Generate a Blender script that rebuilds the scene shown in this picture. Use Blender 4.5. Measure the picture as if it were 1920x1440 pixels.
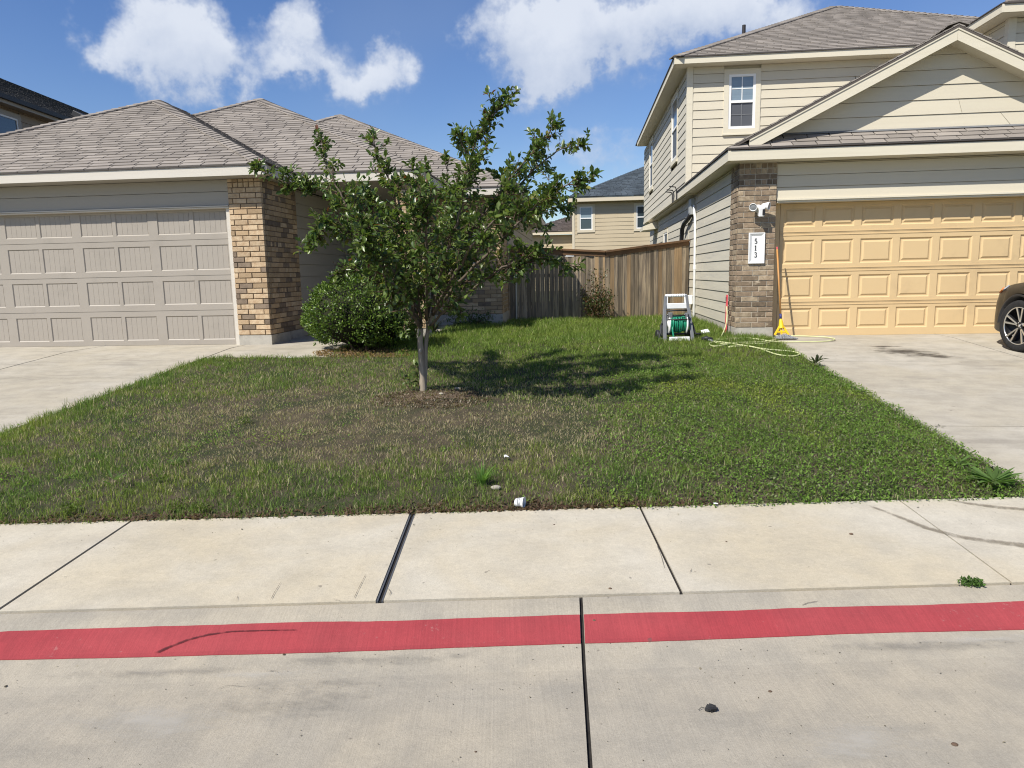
import bpy, math, random
import numpy as np
from mathutils import Vector, Matrix
from math import sin, cos, pi, radians, sqrt
random.seed(7)
rng = np.random.default_rng(11)
S = bpy.context.scene
for o in list(bpy.data.objects): bpy.data.objects.remove(o)
COL = S.collection

# ------------------------------------------------------------------ camera
CZ = 1.6
FPX, PITCH, YAW, ROLL = 1344., .1517, -.0961, -.0212
def cam_axes(p, y, r):
    cp, sp, cy, sy = cos(p), sin(p), cos(y), sin(y)
    f = np.array([sy*cp, cy*cp, -sp]); ri = np.array([cy, -sy, 0.]); u = np.cross(ri, f)
    return np.array([cos(r)*ri+sin(r)*u, -sin(r)*ri+cos(r)*u, f])
CM = cam_axes(PITCH, YAW, ROLL)
cam_d = bpy.data.cameras.new('camera'); cam = bpy.data.objects.new('camera', cam_d); COL.objects.link(cam)
cam_d.sensor_width = 36; cam_d.lens = FPX/1920*36; cam_d.clip_end = 3000; cam_d.clip_start = .05
m = Matrix([[CM[0][i], CM[1][i], -CM[2][i], 0] for i in range(3)] + [[0, 0, 0, 1]])
m.translation = (0, 0, CZ); cam.matrix_world = m
S.camera = cam
def ray(x, y): return CM.T @ np.array([(x-960)/FPX, (720-y)/FPX, 1.])
def onY(x, y, Y): d = ray(x, y); return Vector(np.array([0, 0, CZ]) + d*(Y/d[1]))
def onX(x, y, X): d = ray(x, y); return Vector(np.array([0, 0, CZ]) + d*(X/d[0]))

# ------------------------------------------------------------------ light
SUN_DIR = Vector((.85, 1., -1.43)).normalized()          # the way the light travels
SUN_EL = math.asin(-SUN_DIR.z)
sd = bpy.data.lights.new('sun', 'SUN'); sd.energy = 5.0; sd.angle = radians(.53); sd.color = (1., .95, .86)
sun = bpy.data.objects.new('sun', sd); COL.objects.link(sun)
sun.rotation_euler = SUN_DIR.to_track_quat('-Z', 'Y').to_euler()
W = bpy.data.worlds.new('World'); S.world = W; W.use_nodes = True
S.view_settings.view_transform = 'Standard'; S.view_settings.look = 'None'
S.view_settings.exposure = 0.36; S.view_settings.gamma = 1.0; S.view_settings.use_curve_mapping = False
S.cycles.use_denoising = True; S.cycles.denoising_prefilter = 'ACCURATE'; S.cycles.denoising_input_passes = 'RGB_ALBEDO_NORMAL'; S.cycles.filter_width = 1.1
S.cycles.max_bounces = 6; S.cycles.transparent_max_bounces = 8
SKY_STRENGTH = .072

class NT:
    """small helper to write node trees"""
    def __init__(s, tree): s.t = tree; s.n = tree.nodes; s.l = tree.links
    def put(s, inp, val):
        if val is None: return
        if isinstance(val, bpy.types.NodeSocket): s.l.new(val, inp)
        else:
            if inp.type == 'RGBA' and len(val) == 3: val = (*val, 1)
            inp.default_value = val
    def node(s, typ, **kw):
        n = s.n.new(typ)
        for k, v in kw.items(): setattr(n, k, v)
        return n
    def math(s, op, a, b=None, c=None, clamp=False):
        n = s.node('ShaderNodeMath', operation=op, use_clamp=clamp)
        for i, v in enumerate((a, b, c)):
            if v is not None: s.put(n.inputs[i], v)
        return n.outputs[0]
    def vmath(s, op, a, b=None, out=0):
        n = s.node('ShaderNodeVectorMath', operation=op); s.put(n.inputs[0], a)
        if b is not None:
            s.put(n.inputs['Scale'] if op == 'SCALE' else n.inputs[1], b)
        return n.outputs[out]
    def noise(s, vec, scale, detail=3, rough=.55, dist=0):
        n = s.node('ShaderNodeTexNoise'); s.put(n.inputs['Vector'], vec); n.inputs['Scale'].default_value = scale
        n.inputs['Detail'].default_value = detail; n.inputs['Roughness'].default_value = rough; n.inputs['Distortion'].default_value = dist
        return n.outputs['Fac']
    def ramp(s, f, a, b, lo=0., hi=1., smooth=True):
        n = s.node('ShaderNodeMapRange'); n.interpolation_type = 'SMOOTHSTEP' if smooth else 'LINEAR'; n.clamp = True
        s.put(n.inputs[0], f); n.inputs[1].default_value = a; n.inputs[2].default_value = b; n.inputs[3].default_value = lo; n.inputs[4].default_value = hi
        return n.outputs[0]
    def mix(s, f, a, b, typ='MIX'):
        n = s.node('ShaderNodeMix', data_type='RGBA', blend_type=typ); s.put(n.inputs[0], f); s.put(n.inputs[6], a); s.put(n.inputs[7], b)
        return n.outputs[2]
    def mapping(s, vec, scale=(1, 1, 1), rot=(0, 0, 0), loc=(0, 0, 0)):
        n = s.node('ShaderNodeMapping'); s.put(n.inputs[0], vec); n.inputs[1].default_value = loc; n.inputs[2].default_value = rot; n.inputs[3].default_value = scale
        return n.outputs[0]
    def bump(s, h, strength, dist=.01, prev=None):
        n = s.node('ShaderNodeBump'); s.put(n.inputs['Height'], h); n.inputs['Strength'].default_value = strength; n.inputs['Distance'].default_value = dist
        if prev is not None: s.put(n.inputs['Normal'], prev)
        return n.outputs[0]

# ------------------------------------------------------------------ sky with clouds
def build_sky():
    W.node_tree.nodes.clear(); T = NT(W.node_tree)
    out = T.node('ShaderNodeOutputWorld'); bg = T.node('ShaderNodeBackground'); T.l.new(bg.outputs[0], out.inputs[0])
    sky = T.node('ShaderNodeTexSky'); sky.sky_type = 'NISHITA'; sky.sun_disc = False
    sky.sun_elevation = SUN_EL; sky.sun_rotation = math.atan2(-SUN_DIR.x, -SUN_DIR.y)
    sky.air_density = 1.0; sky.dust_density = .35; sky.ozone_density = 3.0
    g = T.node('ShaderNodeTexCoord').outputs['Generated']
    d = T.vmath('NORMALIZE', g)
    n1 = T.noise(d, 8, 8, .6); n2 = T.noise(d, 28, 6, .62); n0 = T.noise(T.vmath('ADD', d, (3, 1, 7)), 3.2, 3, .5)
    wob = T.math('ADD', T.math('MULTIPLY', T.math('SUBTRACT', n1, .5), 2.6), T.math('MULTIPLY', T.math('SUBTRACT', n2, .5), 1.3))
    wn = T.node('ShaderNodeTexNoise'); T.put(wn.inputs['Vector'], d); wn.inputs['Scale'].default_value = 11; wn.inputs['Detail'].default_value = 5; wn.inputs['Roughness'].default_value = .6
    dw = T.vmath('ADD', d, T.vmath('SCALE', T.vmath('SUBTRACT', wn.outputs['Color'], (.5, .5, .5)), .17))       # ragged outlines
    # cloud masses: (pixel x, pixel y, half width, half height, weight); the last ones carry on round the sky
    blobs = [(300, 98, 95, 62, 1.05), (192, 108, 42, 42, .6), (395, 112, 55, 60, .75), (350, 178, 70, 48, .55), (565, 60, 52, 50, .95), (535, 150, 72, 42, .72), (722, 118, 52, 48, .95), (650, 160, 90, 40, .75),
             (985, 55, 85, 62, 1.05), (1110, 70, 130, 62, 1.15), (1290, 40, 180, 66, 1.15), (1000, 145, 70, 42, .6), (885, 95, 36, 38, .6), (1430, 0, 90, 40, .6), (1100, 300, 110, 44, .68), (1010, 240, 60, 40, .3), (1180, 265, 60, 50, .4), (760, -260, 200, 70, .8)]
    dirs = [(Vector(ray(x, y)).normalized(), rx/FPX, ry/FPX, w) for x, y, rx, ry, w in blobs]
    rr = random.Random(5)
    for i in range(9):
        az = rr.uniform(.55, 2*pi-.75) - .1; el = rr.uniform(.12, .95)
        dirs.append((Vector((sin(az)*cos(el), cos(az)*cos(el), sin(el))), rr.uniform(.10, .17), rr.uniform(.05, .08), rr.uniform(.7, 1.1)))
    dens = None; lit = None
    for c, rx, ry, w in dirs:
        ax = Vector((0, 0, 1)).cross(c).normalized() * -1; ay = c.cross(ax).normalized()
        if ay.z < 0: ay = -ay
        df = T.vmath('SUBTRACT', dw, tuple(c))
        px = T.math('DIVIDE', T.vmath('DOT_PRODUCT', df, tuple(ax), 1), rx)
        py = T.math('DIVIDE', T.vmath('DOT_PRODUCT', df, tuple(ay), 1), ry)
        r2 = T.math('ADD', T.math('MULTIPLY', px, px), T.math('MULTIPLY', py, py))
        b = T.math('MULTIPLY', T.math('POWER', 2.718, T.math('MULTIPLY', r2, -1.0)), w)
        l = T.math('MULTIPLY', b, T.math('ADD', T.math('MULTIPLY', py, .6), .35))
        dens = b if dens is None else T.math('ADD', dens, b)
        lit = l if lit is None else T.math('ADD', lit, l)
    raw = T.math('SUBTRACT', T.math('MULTIPLY', dens, T.math('ADD', 1.2, wob)), .40)
    low = T.ramp(T.math('DIVIDE', lit, T.math('MAXIMUM', dens, .05)), -.35, .75)          # 0 towards the base of a cloud, 1 at its top
    mr = T.node('ShaderNodeMapRange'); mr.interpolation_type = 'SMOOTHSTEP'; T.put(mr.inputs[0], raw); mr.inputs[1].default_value = -.06; T.put(mr.inputs[2], T.math('SUBTRACT', 1.1, T.math('MULTIPLY', low, .65))); mr.inputs[3].default_value = 0; mr.inputs[4].default_value = .95
    cov = mr.outputs[0]
    thick = T.ramp(T.math('ADD', raw, T.math('MULTIPLY', T.math('SUBTRACT', n2, .5), .35)), .0, 1.15)
    shade = T.ramp(T.math('ADD', T.math('DIVIDE', lit, T.math('MAXIMUM', dens, .05)), T.math('MULTIPLY', T.math('SUBTRACT', n1, .5), 1.6)), -.55, .85)
    ccol = T.mix(T.math('MULTIPLY', shade, T.math('ADD', .35, T.math('MULTIPLY', thick, .65))), (4.9, 5.8, 7.6), (8.7, 9.2, 10.1))
    up = T.ramp(T.node('ShaderNodeSeparateXYZ').outputs[2], 0, 1)
    hsv = T.node('ShaderNodeHueSaturation'); hsv.inputs['Saturation'].default_value = 1.2; hsv.inputs['Value'].default_value = 1.36; hsv.inputs['Hue'].default_value = .513; T.put(hsv.inputs['Color'], sky.outputs[0])
    hazefac = T.math('MULTIPLY', T.ramp(n0, .42, .75), .12)
    skyc = T.mix(hazefac, hsv.outputs[0], (5.2, 6.2, 7.4))
    T.put(bg.inputs[0], T.mix(T.math('MULTIPLY', cov, T.math('ADD', .42, T.math('MULTIPLY', thick, .52))), skyc, ccol)); bg.inputs[1].default_value = SKY_STRENGTH
build_sky()

# ------------------------------------------------------------------ materials
MATS = {}
def mat(name, col, rough=.75, col2=None, nscale=3., var=.5, isl=0., bump=0., bscale=60., bdist=.004, spec=.3, metal=0., stretch=(1, 1, 1), grime=None, gscale=1.2, g0=.5, g1=.75, rot=(0, 0, 0), vcol=None, coat=0., trans=0.):
    """procedural surface: two-tone noise, per-piece variation, weathering and fine relief"""
    M = bpy.data.materials.new(name); M.use_nodes = True; T = NT(M.node_tree); MATS[name] = M
    B = T.n['Principled BSDF']; geo = T.node('ShaderNodeNewGeometry'); pos = geo.outputs['Position']
    vec = T.mapping(pos, stretch, rot) if (stretch != (1, 1, 1) or rot != (0, 0, 0)) else pos
    c = tuple(col)
    if vcol:
        a = T.node('ShaderNodeAttribute', attribute_name=vcol); c = a.outputs['Color']
    if col2 is not None:
        f = T.ramp(T.noise(vec, nscale, 4, .6), .5-var*.5, .5+var*.5)
        c = T.mix(f, c, tuple(col2))
    if isl:
        oi = T.node('ShaderNodeObjectInfo')
        r = T.math('FRACT', T.math('ADD', geo.outputs['Random Per Island'], oi.outputs['Random']))
        k = T.math('ADD', 1-isl*.5, T.math('MULTIPLY', r, isl))
        comb = T.node('ShaderNodeCombineXYZ')
        for i in range(3): T.put(comb.inputs[i], k)
        c = T.mix(1., c, comb.outputs[0], 'MULTIPLY')
    if grime is not None:
        f2 = T.ramp(T.noise(vec, gscale, 5, .65), g0, g1)
        c = T.mix(f2, c, tuple(grime))
    T.put(B.inputs['Base Color'], c); B.inputs['Roughness'].default_value = rough; B.inputs['Metallic'].default_value = metal
    B.inputs['Specular IOR Level'].default_value = spec
    if trans:
        B.inputs['Emission Strength'].default_value = 0
        tb = T.node('ShaderNodeBsdfTranslucent'); T.put(tb.inputs[0], T.mix(1., c, (1.25, 1.35, .75), 'MULTIPLY')); ms = T.node('ShaderNodeMixShader'); ms.inputs[0].default_value = trans
        T.l.new(B.outputs[0], ms.inputs[1]); T.l.new(tb.outputs[0], ms.inputs[2]); T.l.new(ms.outputs[0], T.n['Material Output'].inputs[0])
    if coat: B.inputs['Coat Weight'].default_value = coat; B.inputs['Coat Roughness'].default_value = .06
    if bump: T.put(B.inputs['Normal'], T.bump(T.noise(vec, bscale, 4, .6), bump, bdist))
    return M
TH = radians(6.5)
def concrete(name, base, warm, dark, stainamt=.5, brush=.35, pits=.4, brot=-TH, brush_uv=(150, 1.8), chip=None):
    M = bpy.data.materials.new(name); M.use_nodes = True; T = NT(M.node_tree); B = T.n['Principled BSDF']
    geo = T.node('ShaderNodeNewGeometry'); pos = T.mapping(geo.outputs['Position'], rot=(0, 0, brot))
    big = T.noise(pos, .9, 4, .6, .4); mid = T.noise(pos, 4.5, 5, .62); fine = T.noise(pos, 42, 3, .6); speck = T.math('ADD', T.math('MULTIPLY', T.noise(pos, 230, 2, .75), .55), T.math('MULTIPLY', T.noise(pos, 95, 3, .75), .45))
    br = T.noise(T.mapping(pos, (brush_uv[0], brush_uv[1], 1)), 1., 2, .5)
    c = T.mix(T.ramp(big, .32, .68), base, warm)
    c = T.mix(T.math('MULTIPLY', T.ramp(T.noise(T.mapping(pos, (.7, 2.2, 1)), 1.1, 6, .68), .5, .78), stainamt), c, dark)
    c = T.mix(T.math('MULTIPLY', T.ramp(mid, .34, .70), .38), c, dark)
    k = T.math('ADD', T.math('ADD', .84, T.math('MULTIPLY', fine, .18)), T.math('ADD', T.math('MULTIPLY', speck, pits*.8), T.math('MULTIPLY', T.math('SUBTRACT', br, .5), brush)))
    k = T.math('SUBTRACT', k, pits*.37)
    cb = T.node('ShaderNodeCombineXYZ')
    for i in range(3): T.put(cb.inputs[i], k)
    c = T.mix(1., c, cb.outputs[0], 'MULTIPLY')
    spots = T.ramp(T.noise(pos, 17, 2, .5), .73, .78); c = T.mix(T.math('MULTIPLY', spots, .5), c, (.09, .08, .07))
    if chip:
        ch = T.ramp(T.math('ADD', T.math('MULTIPLY', T.noise(pos, 38, 5, .7), .65), T.math('MULTIPLY', T.noise(pos, 3.2, 3, .6), .35)), .60, .68); c = T.mix(T.math('MULTIPLY', ch, .4), c, chip)
    T.put(B.inputs['Base Color'], c); B.inputs['Roughness'].default_value = .88; B.inputs['Specular IOR Level'].default_value = .25
    n = T.bump(br, .25, .003); n = T.bump(speck, .6, .004, n); n = T.bump(mid, .12, .02, n)
    T.put(B.inputs['Normal'], n)
    return M
M_STREET = concrete('street_concrete', (.355, .323, .263), (.395, .35, .27), (.22, .207, .18), .5, .22, 1.0)
M_WALK = concrete('sidewalk_concrete', (.525, .485, .398), (.50, .437, .318), (.345, .315, .255), .45, .15, .9, brush_uv=(30, 30))
M_DRIVE = concrete('driveway_concrete', (.455, .42, .35), (.425, .382, .298), (.26, .236, .194), .85, .16, .8, 0, (2.0, 12))
M_RED = concrete('red_kerb_paint', (.315, .042, .050), (.34, .058, .064), (.22, .04, .045), .6, .30, .6, chip=(.36, .20, .18))
M_JOINT = mat('joint_filler', (.014, .012, .011), .95, (.03, .027, .024), 20)
M_SCUFF = mat('tyre_scuff', (.16, .05, .05), .95, (.10, .04, .04), 40)
M_MUDTRACK = mat('tyre_mud', (.34, .30, .235), .95, (.50, .45, .36), 34, .35)
M_OIL = mat('damp_stain', (.145, .122, .098), .8, (.26, .23, .19), 9, .5, stretch=(1, 4, 1))
M_SOIL = mat('soil', (.10, .078, .05), .95, (.045, .038, .022), 5, .5, bump=.8, bscale=45, bdist=.03, grime=(.035, .042, .016), gscale=1.7, g0=.42, g1=.62)
M_DIRT = mat('mound_dirt', (.17, .125, .085), .95, (.09, .065, .045), 16, .5, bump=.8, bscale=70, bdist=.02)
M_GROUND = mat('ground', (.09, .085, .04), .95, (.06, .075, .03), .6, .6)
M_GRASS = mat('grass_blades', (.07, .12, .03), .55, vcol='Col', spec=.25, trans=.5)
M_LITTERLEAF = mat('leaf_litter', (.13, .075, .045), .85, (.24, .16, .10), 30, .6, isl=.9)
M_SHINGLE = mat('tan_shingle', (.28, .25, .218), .93, (.225, .20, .175), 1.6, .6, isl=.36, bump=.5, bscale=220, bdist=.004)
M_SHINGLE_D = mat('roof_deck_tan', (.10, .085, .075), .95)
M_SHING_BLUE = mat('slate_blue_shingle', (.085, .105, .12), .9, (.055, .07, .085), 4, .6, isl=.5)
M_SHING_GREY = mat('charcoal_shingle', (.075, .074, .073), .92, (.05, .05, .05), 4, .6, isl=.6)
M_SHING_BROWN = mat('brown_shingle', (.11, .09, .08), .92, (.085, .07, .062), 4, .6, isl=.5)
M_BRICK_L = mat('tan_brick', (.43, .315, .195), .9, (.35, .245, .145), 9, .6, isl=.40, bump=.7, bscale=70, bdist=.006)
M_BRICK_LP = mat('buff_brick', (.55, .43, .285), .9, (.40, .275, .165), 14, .5, isl=.25, bump=.7, bscale=70, bdist=.006)
M_BRICK_LD = mat('dark_brown_brick', (.25, .19, .135), .9, (.16, .12, .088), 10, .6, isl=.4, bump=.7, bscale=70, bdist=.006)
M_BRICK_R = mat('grey_brown_brick', (.27, .205, .14), .9, (.17, .125, .085), 16, .55, isl=.75, bump=.8, bscale=80, bdist=.006, grime=(.40, .33, .24), gscale=11, g0=.56, g1=.72)
M_BRICK_R2 = mat('pale_flashed_brick', (.42, .34, .235), .9, (.24, .18, .12), 18, .5, isl=.4, bump=.8, bscale=80, bdist=.006)
M_MORTAR_L = mat('tan_mortar', (.20, .15, .10), .95, (.15, .11, .075), 12, bump=.5, bscale=150)
M_MORTAR_R = mat('pale_mortar', (.50, .45, .36), .95, (.40, .35, .28), 12, bump=.5, bscale=150)
M_FOUND = mat('foundation_concrete', (.46, .43, .37), .9, (.33, .31, .27), 6, .5, bump=.5, bscale=30, grime=(.24, .22, .18), gscale=5, g0=.55, g1=.75)
M_TRIM_L = mat('grey_beige_trim', (.58, .545, .48), .6, (.54, .50, .435), 2.5, .7, bump=.2, bscale=40, stretch=(.3, 1, 6))
M_SIDE_L = mat('taupe_siding', (.39, .36, .31), .7, (.365, .335, .285), 1.2, .6, bump=.2, bscale=30, stretch=(.3, 1, 8))
M_DOOR_L = mat('greige_door_paint', (.34, .307, .264), .5, (.312, .28, .24), .8, .9, spec=.35, grime=(.275, .248, .212), gscale=2.6, g0=.5, g1=.85)
M_SIDE_R = mat('cream_siding', (.59, .54, .425), .7, (.555, .505, .395), 1.3, .6, isl=.05, bump=.2, bscale=24, bdist=.003, stretch=(.4, .4, 10))
M_SIDE_RW = mat('weathered_cream_siding', (.56, .52, .42), .75, (.49, .46, .38), 1.6, .5, isl=.08, bump=.2, bscale=24, bdist=.003, stretch=(.4, .4, 6), grime=(.44, .42, .36), gscale=2.6, g0=.5, g1=.8)
M_TRIM_R = mat('cream_trim', (.64, .59, .47), .65, (.60, .55, .43), 2, .6, bump=.3, bscale=30, bdist=.003, stretch=(.4, .4, 8))
M_DOOR_R = mat('butter_door_paint', (.61, .45, .245), .55, (.565, .412, .222), 1.1, .9, spec=.3, grime=(.49, .36, .20), gscale=2.3, g0=.5, g1=.85)
M_SIDE_B = mat('tan_back_siding', (.50, .42, .29), .75, (.47, .39, .265), 1.2)
M_TRIM_B = mat('pale_back_trim', (.60, .53, .40), .7)
M_WALL_FL = mat('taupe_far_siding', (.33, .27, .20), .8, (.30, .245, .18), 1.2)
M_GUTTER = mat('dark_gutter', (.028, .025, .025), .5)
M_DRIP = mat('drip_edge', (.07, .06, .055), .6)
M_WHITE = mat('white_vinyl', (.78, .78, .76), .45)
M_WHITEP = mat('white_plastic', (.82, .82, .81), .4, (.74, .74, .72), 6, .6)
M_GLASS = mat('window_glass', (.035, .05, .06), .04, spec=.9)
M_GLASS_SKY = mat('blind_behind_glass', (.20, .26, .30), .05, (.16, .21, .25), 1.5, spec=.9, stretch=(.1, .1, 12))
M_GLASS_BLUE = mat('dark_blue_screened_glass', (.05, .08, .12), .12, (.04, .065, .10), 1.5, spec=.7, stretch=(.1, .1, 40))
M_SCREEN = mat('grey_insect_screen', (.085, .09, .10), .5, spec=.4)
M_CEDAR = mat('weathered_cedar', (.34, .27, .185), .9, (.145, .115, .085), 2.6, .42, isl=.95, bump=.9, bscale=9, bdist=.004, stretch=(9, 9, .5), grime=(.115, .098, .082), gscale=2.4, g0=.50, g1=.66)
M_CEDAR_O = mat('orange_cedar', (.42, .285, .155), .85, (.20, .145, .09), 2.5, .5, isl=.4, bump=.6, bscale=9, bdist=.004, stretch=(6, 6, .35))
M_CAP = mat('cedar_cap_rail', (.20, .11, .055), .85, (.11, .07, .042), 3, .5, isl=.3, bump=.4, bscale=8, stretch=(.5, 4, 4))
M_IRON = mat('black_iron', (.018, .018, .018), .45, spec=.5)
M_BLACK = mat('black_plastic', (.022, .022, .024), .5, (.035, .035, .037), 8)
M_GREYP = mat('grey_plastic', (.17, .175, .185), .5, (.14, .145, .15), 6)
M_GREYBOX = mat('grey_utility_paint', (.36, .37, .36), .55)
M_STEEL = mat('galvanised_steel', (.42, .42, .41), .45, metal=.6)
M_DOORDARK = mat('front_door_paint', (.14, .115, .085), .5)
M_HOSEG = mat('green_hose', (.01, .19, .10), .4, (.015, .26, .15), 14, spec=.5)
M_HOSEY = mat('yellow_green_hose', (.60, .62, .34), .5, (.54, .56, .28), 9)
M_PINK = mat('red_plastic_level', (.66, .10, .12), .5)
M_YEL = mat('yellow_plastic', (.78, .50, .02), .45)
M_WOOD = mat('orange_wood_handle', (.52, .27, .09), .5, (.42, .20, .06), 12, stretch=(8, 8, .6))
M_BLUE = mat('blue_sleeve', (.03, .04, .16), .5)
M_MOP = mat('grey_mop_yarn', (.30, .31, .32), .95, (.12, .12, .125), 60, .5)
M_NUM = mat('black_numeral', (.012, .012, .012), .5)
M_BRANCH = mat('shaded_branch_bark', (.15, .12, .09), .8, (.085, .065, .05), 7, .5, bump=.3, bscale=18)  # trunk bark darkened: the dimness among the leaves is in the colour
M_BARK = mat('crape_bark', (.32, .27, .21), .75, (.17, .135, .10), 7, .5, bump=.4, bscale=18, bdist=.006, stretch=(3, 3, .5), grime=(.40, .34, .27), gscale=4, g0=.55, g1=.7)
M_TWIG = mat('twig_bark', (.13, .085, .055), .85, (.08, .055, .04), 9)
M_LEAF = mat('crape_leaf', (.05, .09, .02), .34, vcol='Col', spec=.5, trans=.34)
M_BOX = mat('boxwood_leaf', (.05, .10, .015), .38, vcol='Col', spec=.45, trans=.2)
M_CORE = mat('inner_shade', (.018, .02, .008), .95)  # shade inside the bush put into a near-black colour
M_CAR = mat('bronze_car_paint', (.034, .028, .021), .42, (.028, .023, .017), 2, spec=.22, coat=.12)
M_TYRE = mat('tyre_rubber', (.016, .016, .017), .85, (.025, .025, .025), 20)
M_RIM = mat('machined_alloy', (.62, .62, .60), .28, metal=.85)
M_RIMB = mat('black_alloy', (.012, .012, .013), .35)
M_AMBER = mat('amber_lens', (.65, .20, .05), .2, spec=.6)
M_LAMP = mat('headlamp_lens', (.30, .31, .32), .1, spec=.8)
M_REDL = mat('red_tail_lens', (.35, .02, .02), .15, spec=.7)
M_CARGLASS = mat('car_glass', (.02, .025, .028), .03, spec=.9)
M_PAPER = mat('white_paper', (.80, .80, .80), .7, (.70, .70, .69), 20)
M_STONE = mat('pale_stone', (.38, .35, .29), .85, (.28, .25, .21), 20, isl=.5)
M_TAR = mat('black_cloth_scrap', (.018, .018, .02), .8, (.03, .03, .03), 30)

# ------------------------------------------------------------------ objects
ROOT = {}
class MB:
    def __init__(s): s.v = []; s.f = []
    def add(s, vs, fs):
        o = len(s.v); s.v += [tuple(p) for p in vs]; s.f += [tuple(i+o for i in f) for f in fs]; return s
    def box(s, x0, x1, y0, y1, z0, z1):
        return s.add([(x0, y0, z0), (x1, y0, z0), (x1, y1, z0), (x0, y1, z0), (x0, y0, z1), (x1, y0, z1), (x1, y1, z1), (x0, y1, z1)],
                     [(3, 2, 1, 0), (4, 5, 6, 7), (0, 1, 5, 4), (1, 2, 6, 5), (2, 3, 7, 6), (3, 0, 4, 7)])
    def obox(s, c, ax, ay, az):
        c, ax, ay, az = map(Vector, (c, ax, ay, az)); P = []
        for k in (-1, 1):
            for i, j in ((-1, -1), (1, -1), (1, 1), (-1, 1)): P.append(c+ax*i+ay*j+az*k)
        return s.add(P, [(3, 2, 1, 0), (4, 5, 6, 7), (0, 1, 5, 4), (1, 2, 6, 5), (2, 3, 7, 6), (3, 0, 4, 7)])
    def bar(s, a, b, w, h, up=(0, 0, 1)):
        a, b = Vector(a), Vector(b); d = (b-a); z = Vector(up); x = d.cross(z)
        if x.length < 1e-6: x = Vector((1, 0, 0))
        x.normalize(); z = x.cross(d).normalized()
        return s.obox((a+b)/2, x*w/2, d/2, z*h/2)
    def prism(s, poly, ext):
        """closed solid between a planar polygon and its copy moved by ext"""
        n = len(poly); P = [Vector(p) for p in poly]; e = Vector(ext)
        nr = sum((P[i].cross(P[(i+1) % n]) for i in range(n)), Vector())
        if nr.dot(e) > 0: P = P[::-1]
        return s.add(P+[p+e for p in P], [tuple(range(n)), tuple(range(2*n-1, n-1, -1))] + [(i, i+n, (i+1) % n+n, (i+1) % n) for i in range(n)])
    def tube(s, pts, r, n=8, cap=True):
        pts = [Vector(p) for p in pts]; R = r if isinstance(r, (list, tuple)) else [r]*len(pts)
        rings = []; t0 = (pts[1]-pts[0]).normalized(); up = Vector((0, 0, 1)) if abs(t0.z) < .9 else Vector((1, 0, 0))
        for i, p in enumerate(pts):
            t = (pts[min(i+1, len(pts)-1)]-pts[max(i-1, 0)])
            t = t.normalized() if t.length > 1e-9 else t0
            x = t.cross(up)
            if x.length < 1e-5: x = t.orthogonal()
            x.normalize(); y = x.cross(t).normalized(); up = y
            rings.append([p+x*cos(2*pi*k/n)*R[i]+y*sin(2*pi*k/n)*R[i] for k in range(n)])
        o = len(s.v); s.v += [tuple(q) for rg in rings for q in rg]
        for i in range(len(pts)-1):
            for k in range(n): s.f.append((o+i*n+k, o+i*n+(k+1) % n, o+(i+1)*n+(k+1) % n, o+(i+1)*n+k))
        if cap: s.f.append(tuple(o+k for k in range(n))[::-1]); s.f.append(tuple(o+(len(pts)-1)*n+k for k in range(n)))
        return s
    def lathe(s, c, axis, prof, n=24):
        """prof: (distance along axis, radius)"""
        c = Vector(c); a = Vector(axis).normalized(); x = a.orthogonal().normalized(); y = a.cross(x); o = len(s.v)
        for d, r in prof:
            for k in range(n): s.v.append(tuple(c+a*d+x*cos(2*pi*k/n)*r+y*sin(2*pi*k/n)*r))
        for i in range(len(prof)-1):
            for k in range(n): s.f.append((o+i*n+k, o+i*n+(k+1) % n, o+(i+1)*n+(k+1) % n, o+(i+1)*n+k))
        return s
    def sphere(s, c, r, n=10, m=7, sc=(1, 1, 1)):
        c = Vector(c); o = len(s.v)
        for i in range(m+1):
            for k in range(n):
                a = pi*i/m; b = 2*pi*k/n
                s.v.append((c.x+r*sc[0]*sin(a)*cos(b), c.y+r*sc[1]*sin(a)*sin(b), c.z+r*sc[2]*cos(a)))
        for i in range(m):
            for k in range(n): s.f.append((o+i*n+k, o+(i+1)*n+k, o+(i+1)*n+(k+1) % n, o+i*n+(k+1) % n))
        return s
def link(name, data, parent=None, loc=(0, 0, 0)):
    o = bpy.data.objects.new(name, data); COL.objects.link(o); o.location = loc
    if parent is not None: o.parent = parent
    return o
def rootloc(p):
    while p is not None and p.parent is not None: p = p.parent
    return Vector((0, 0, 0)) if p is None else ROOT.get(p.name, Vector((0, 0, 0)))
def build(name, mb, M, parent=None, smooth=False, kind=None, label=None, bevel=0):
    L = rootloc(parent)
    me = bpy.data.meshes.new(name); me.from_pydata([(v[0]-L.x, v[1]-L.y, v[2]-L.z) for v in mb.v], [], mb.f)
    me.materials.append(M)
    if smooth: me.polygons.foreach_set('use_smooth', [True]*len(me.polygons))
    me.update(); o = link(name, me, parent)
    if bevel:
        b = o.modifiers.new('edge', 'BEVEL'); b.width = bevel; b.segments = 2; b.limit_method = 'ANGLE'
    if kind: o['kind'] = kind
    if label: o['label'] = label
    return o
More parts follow.
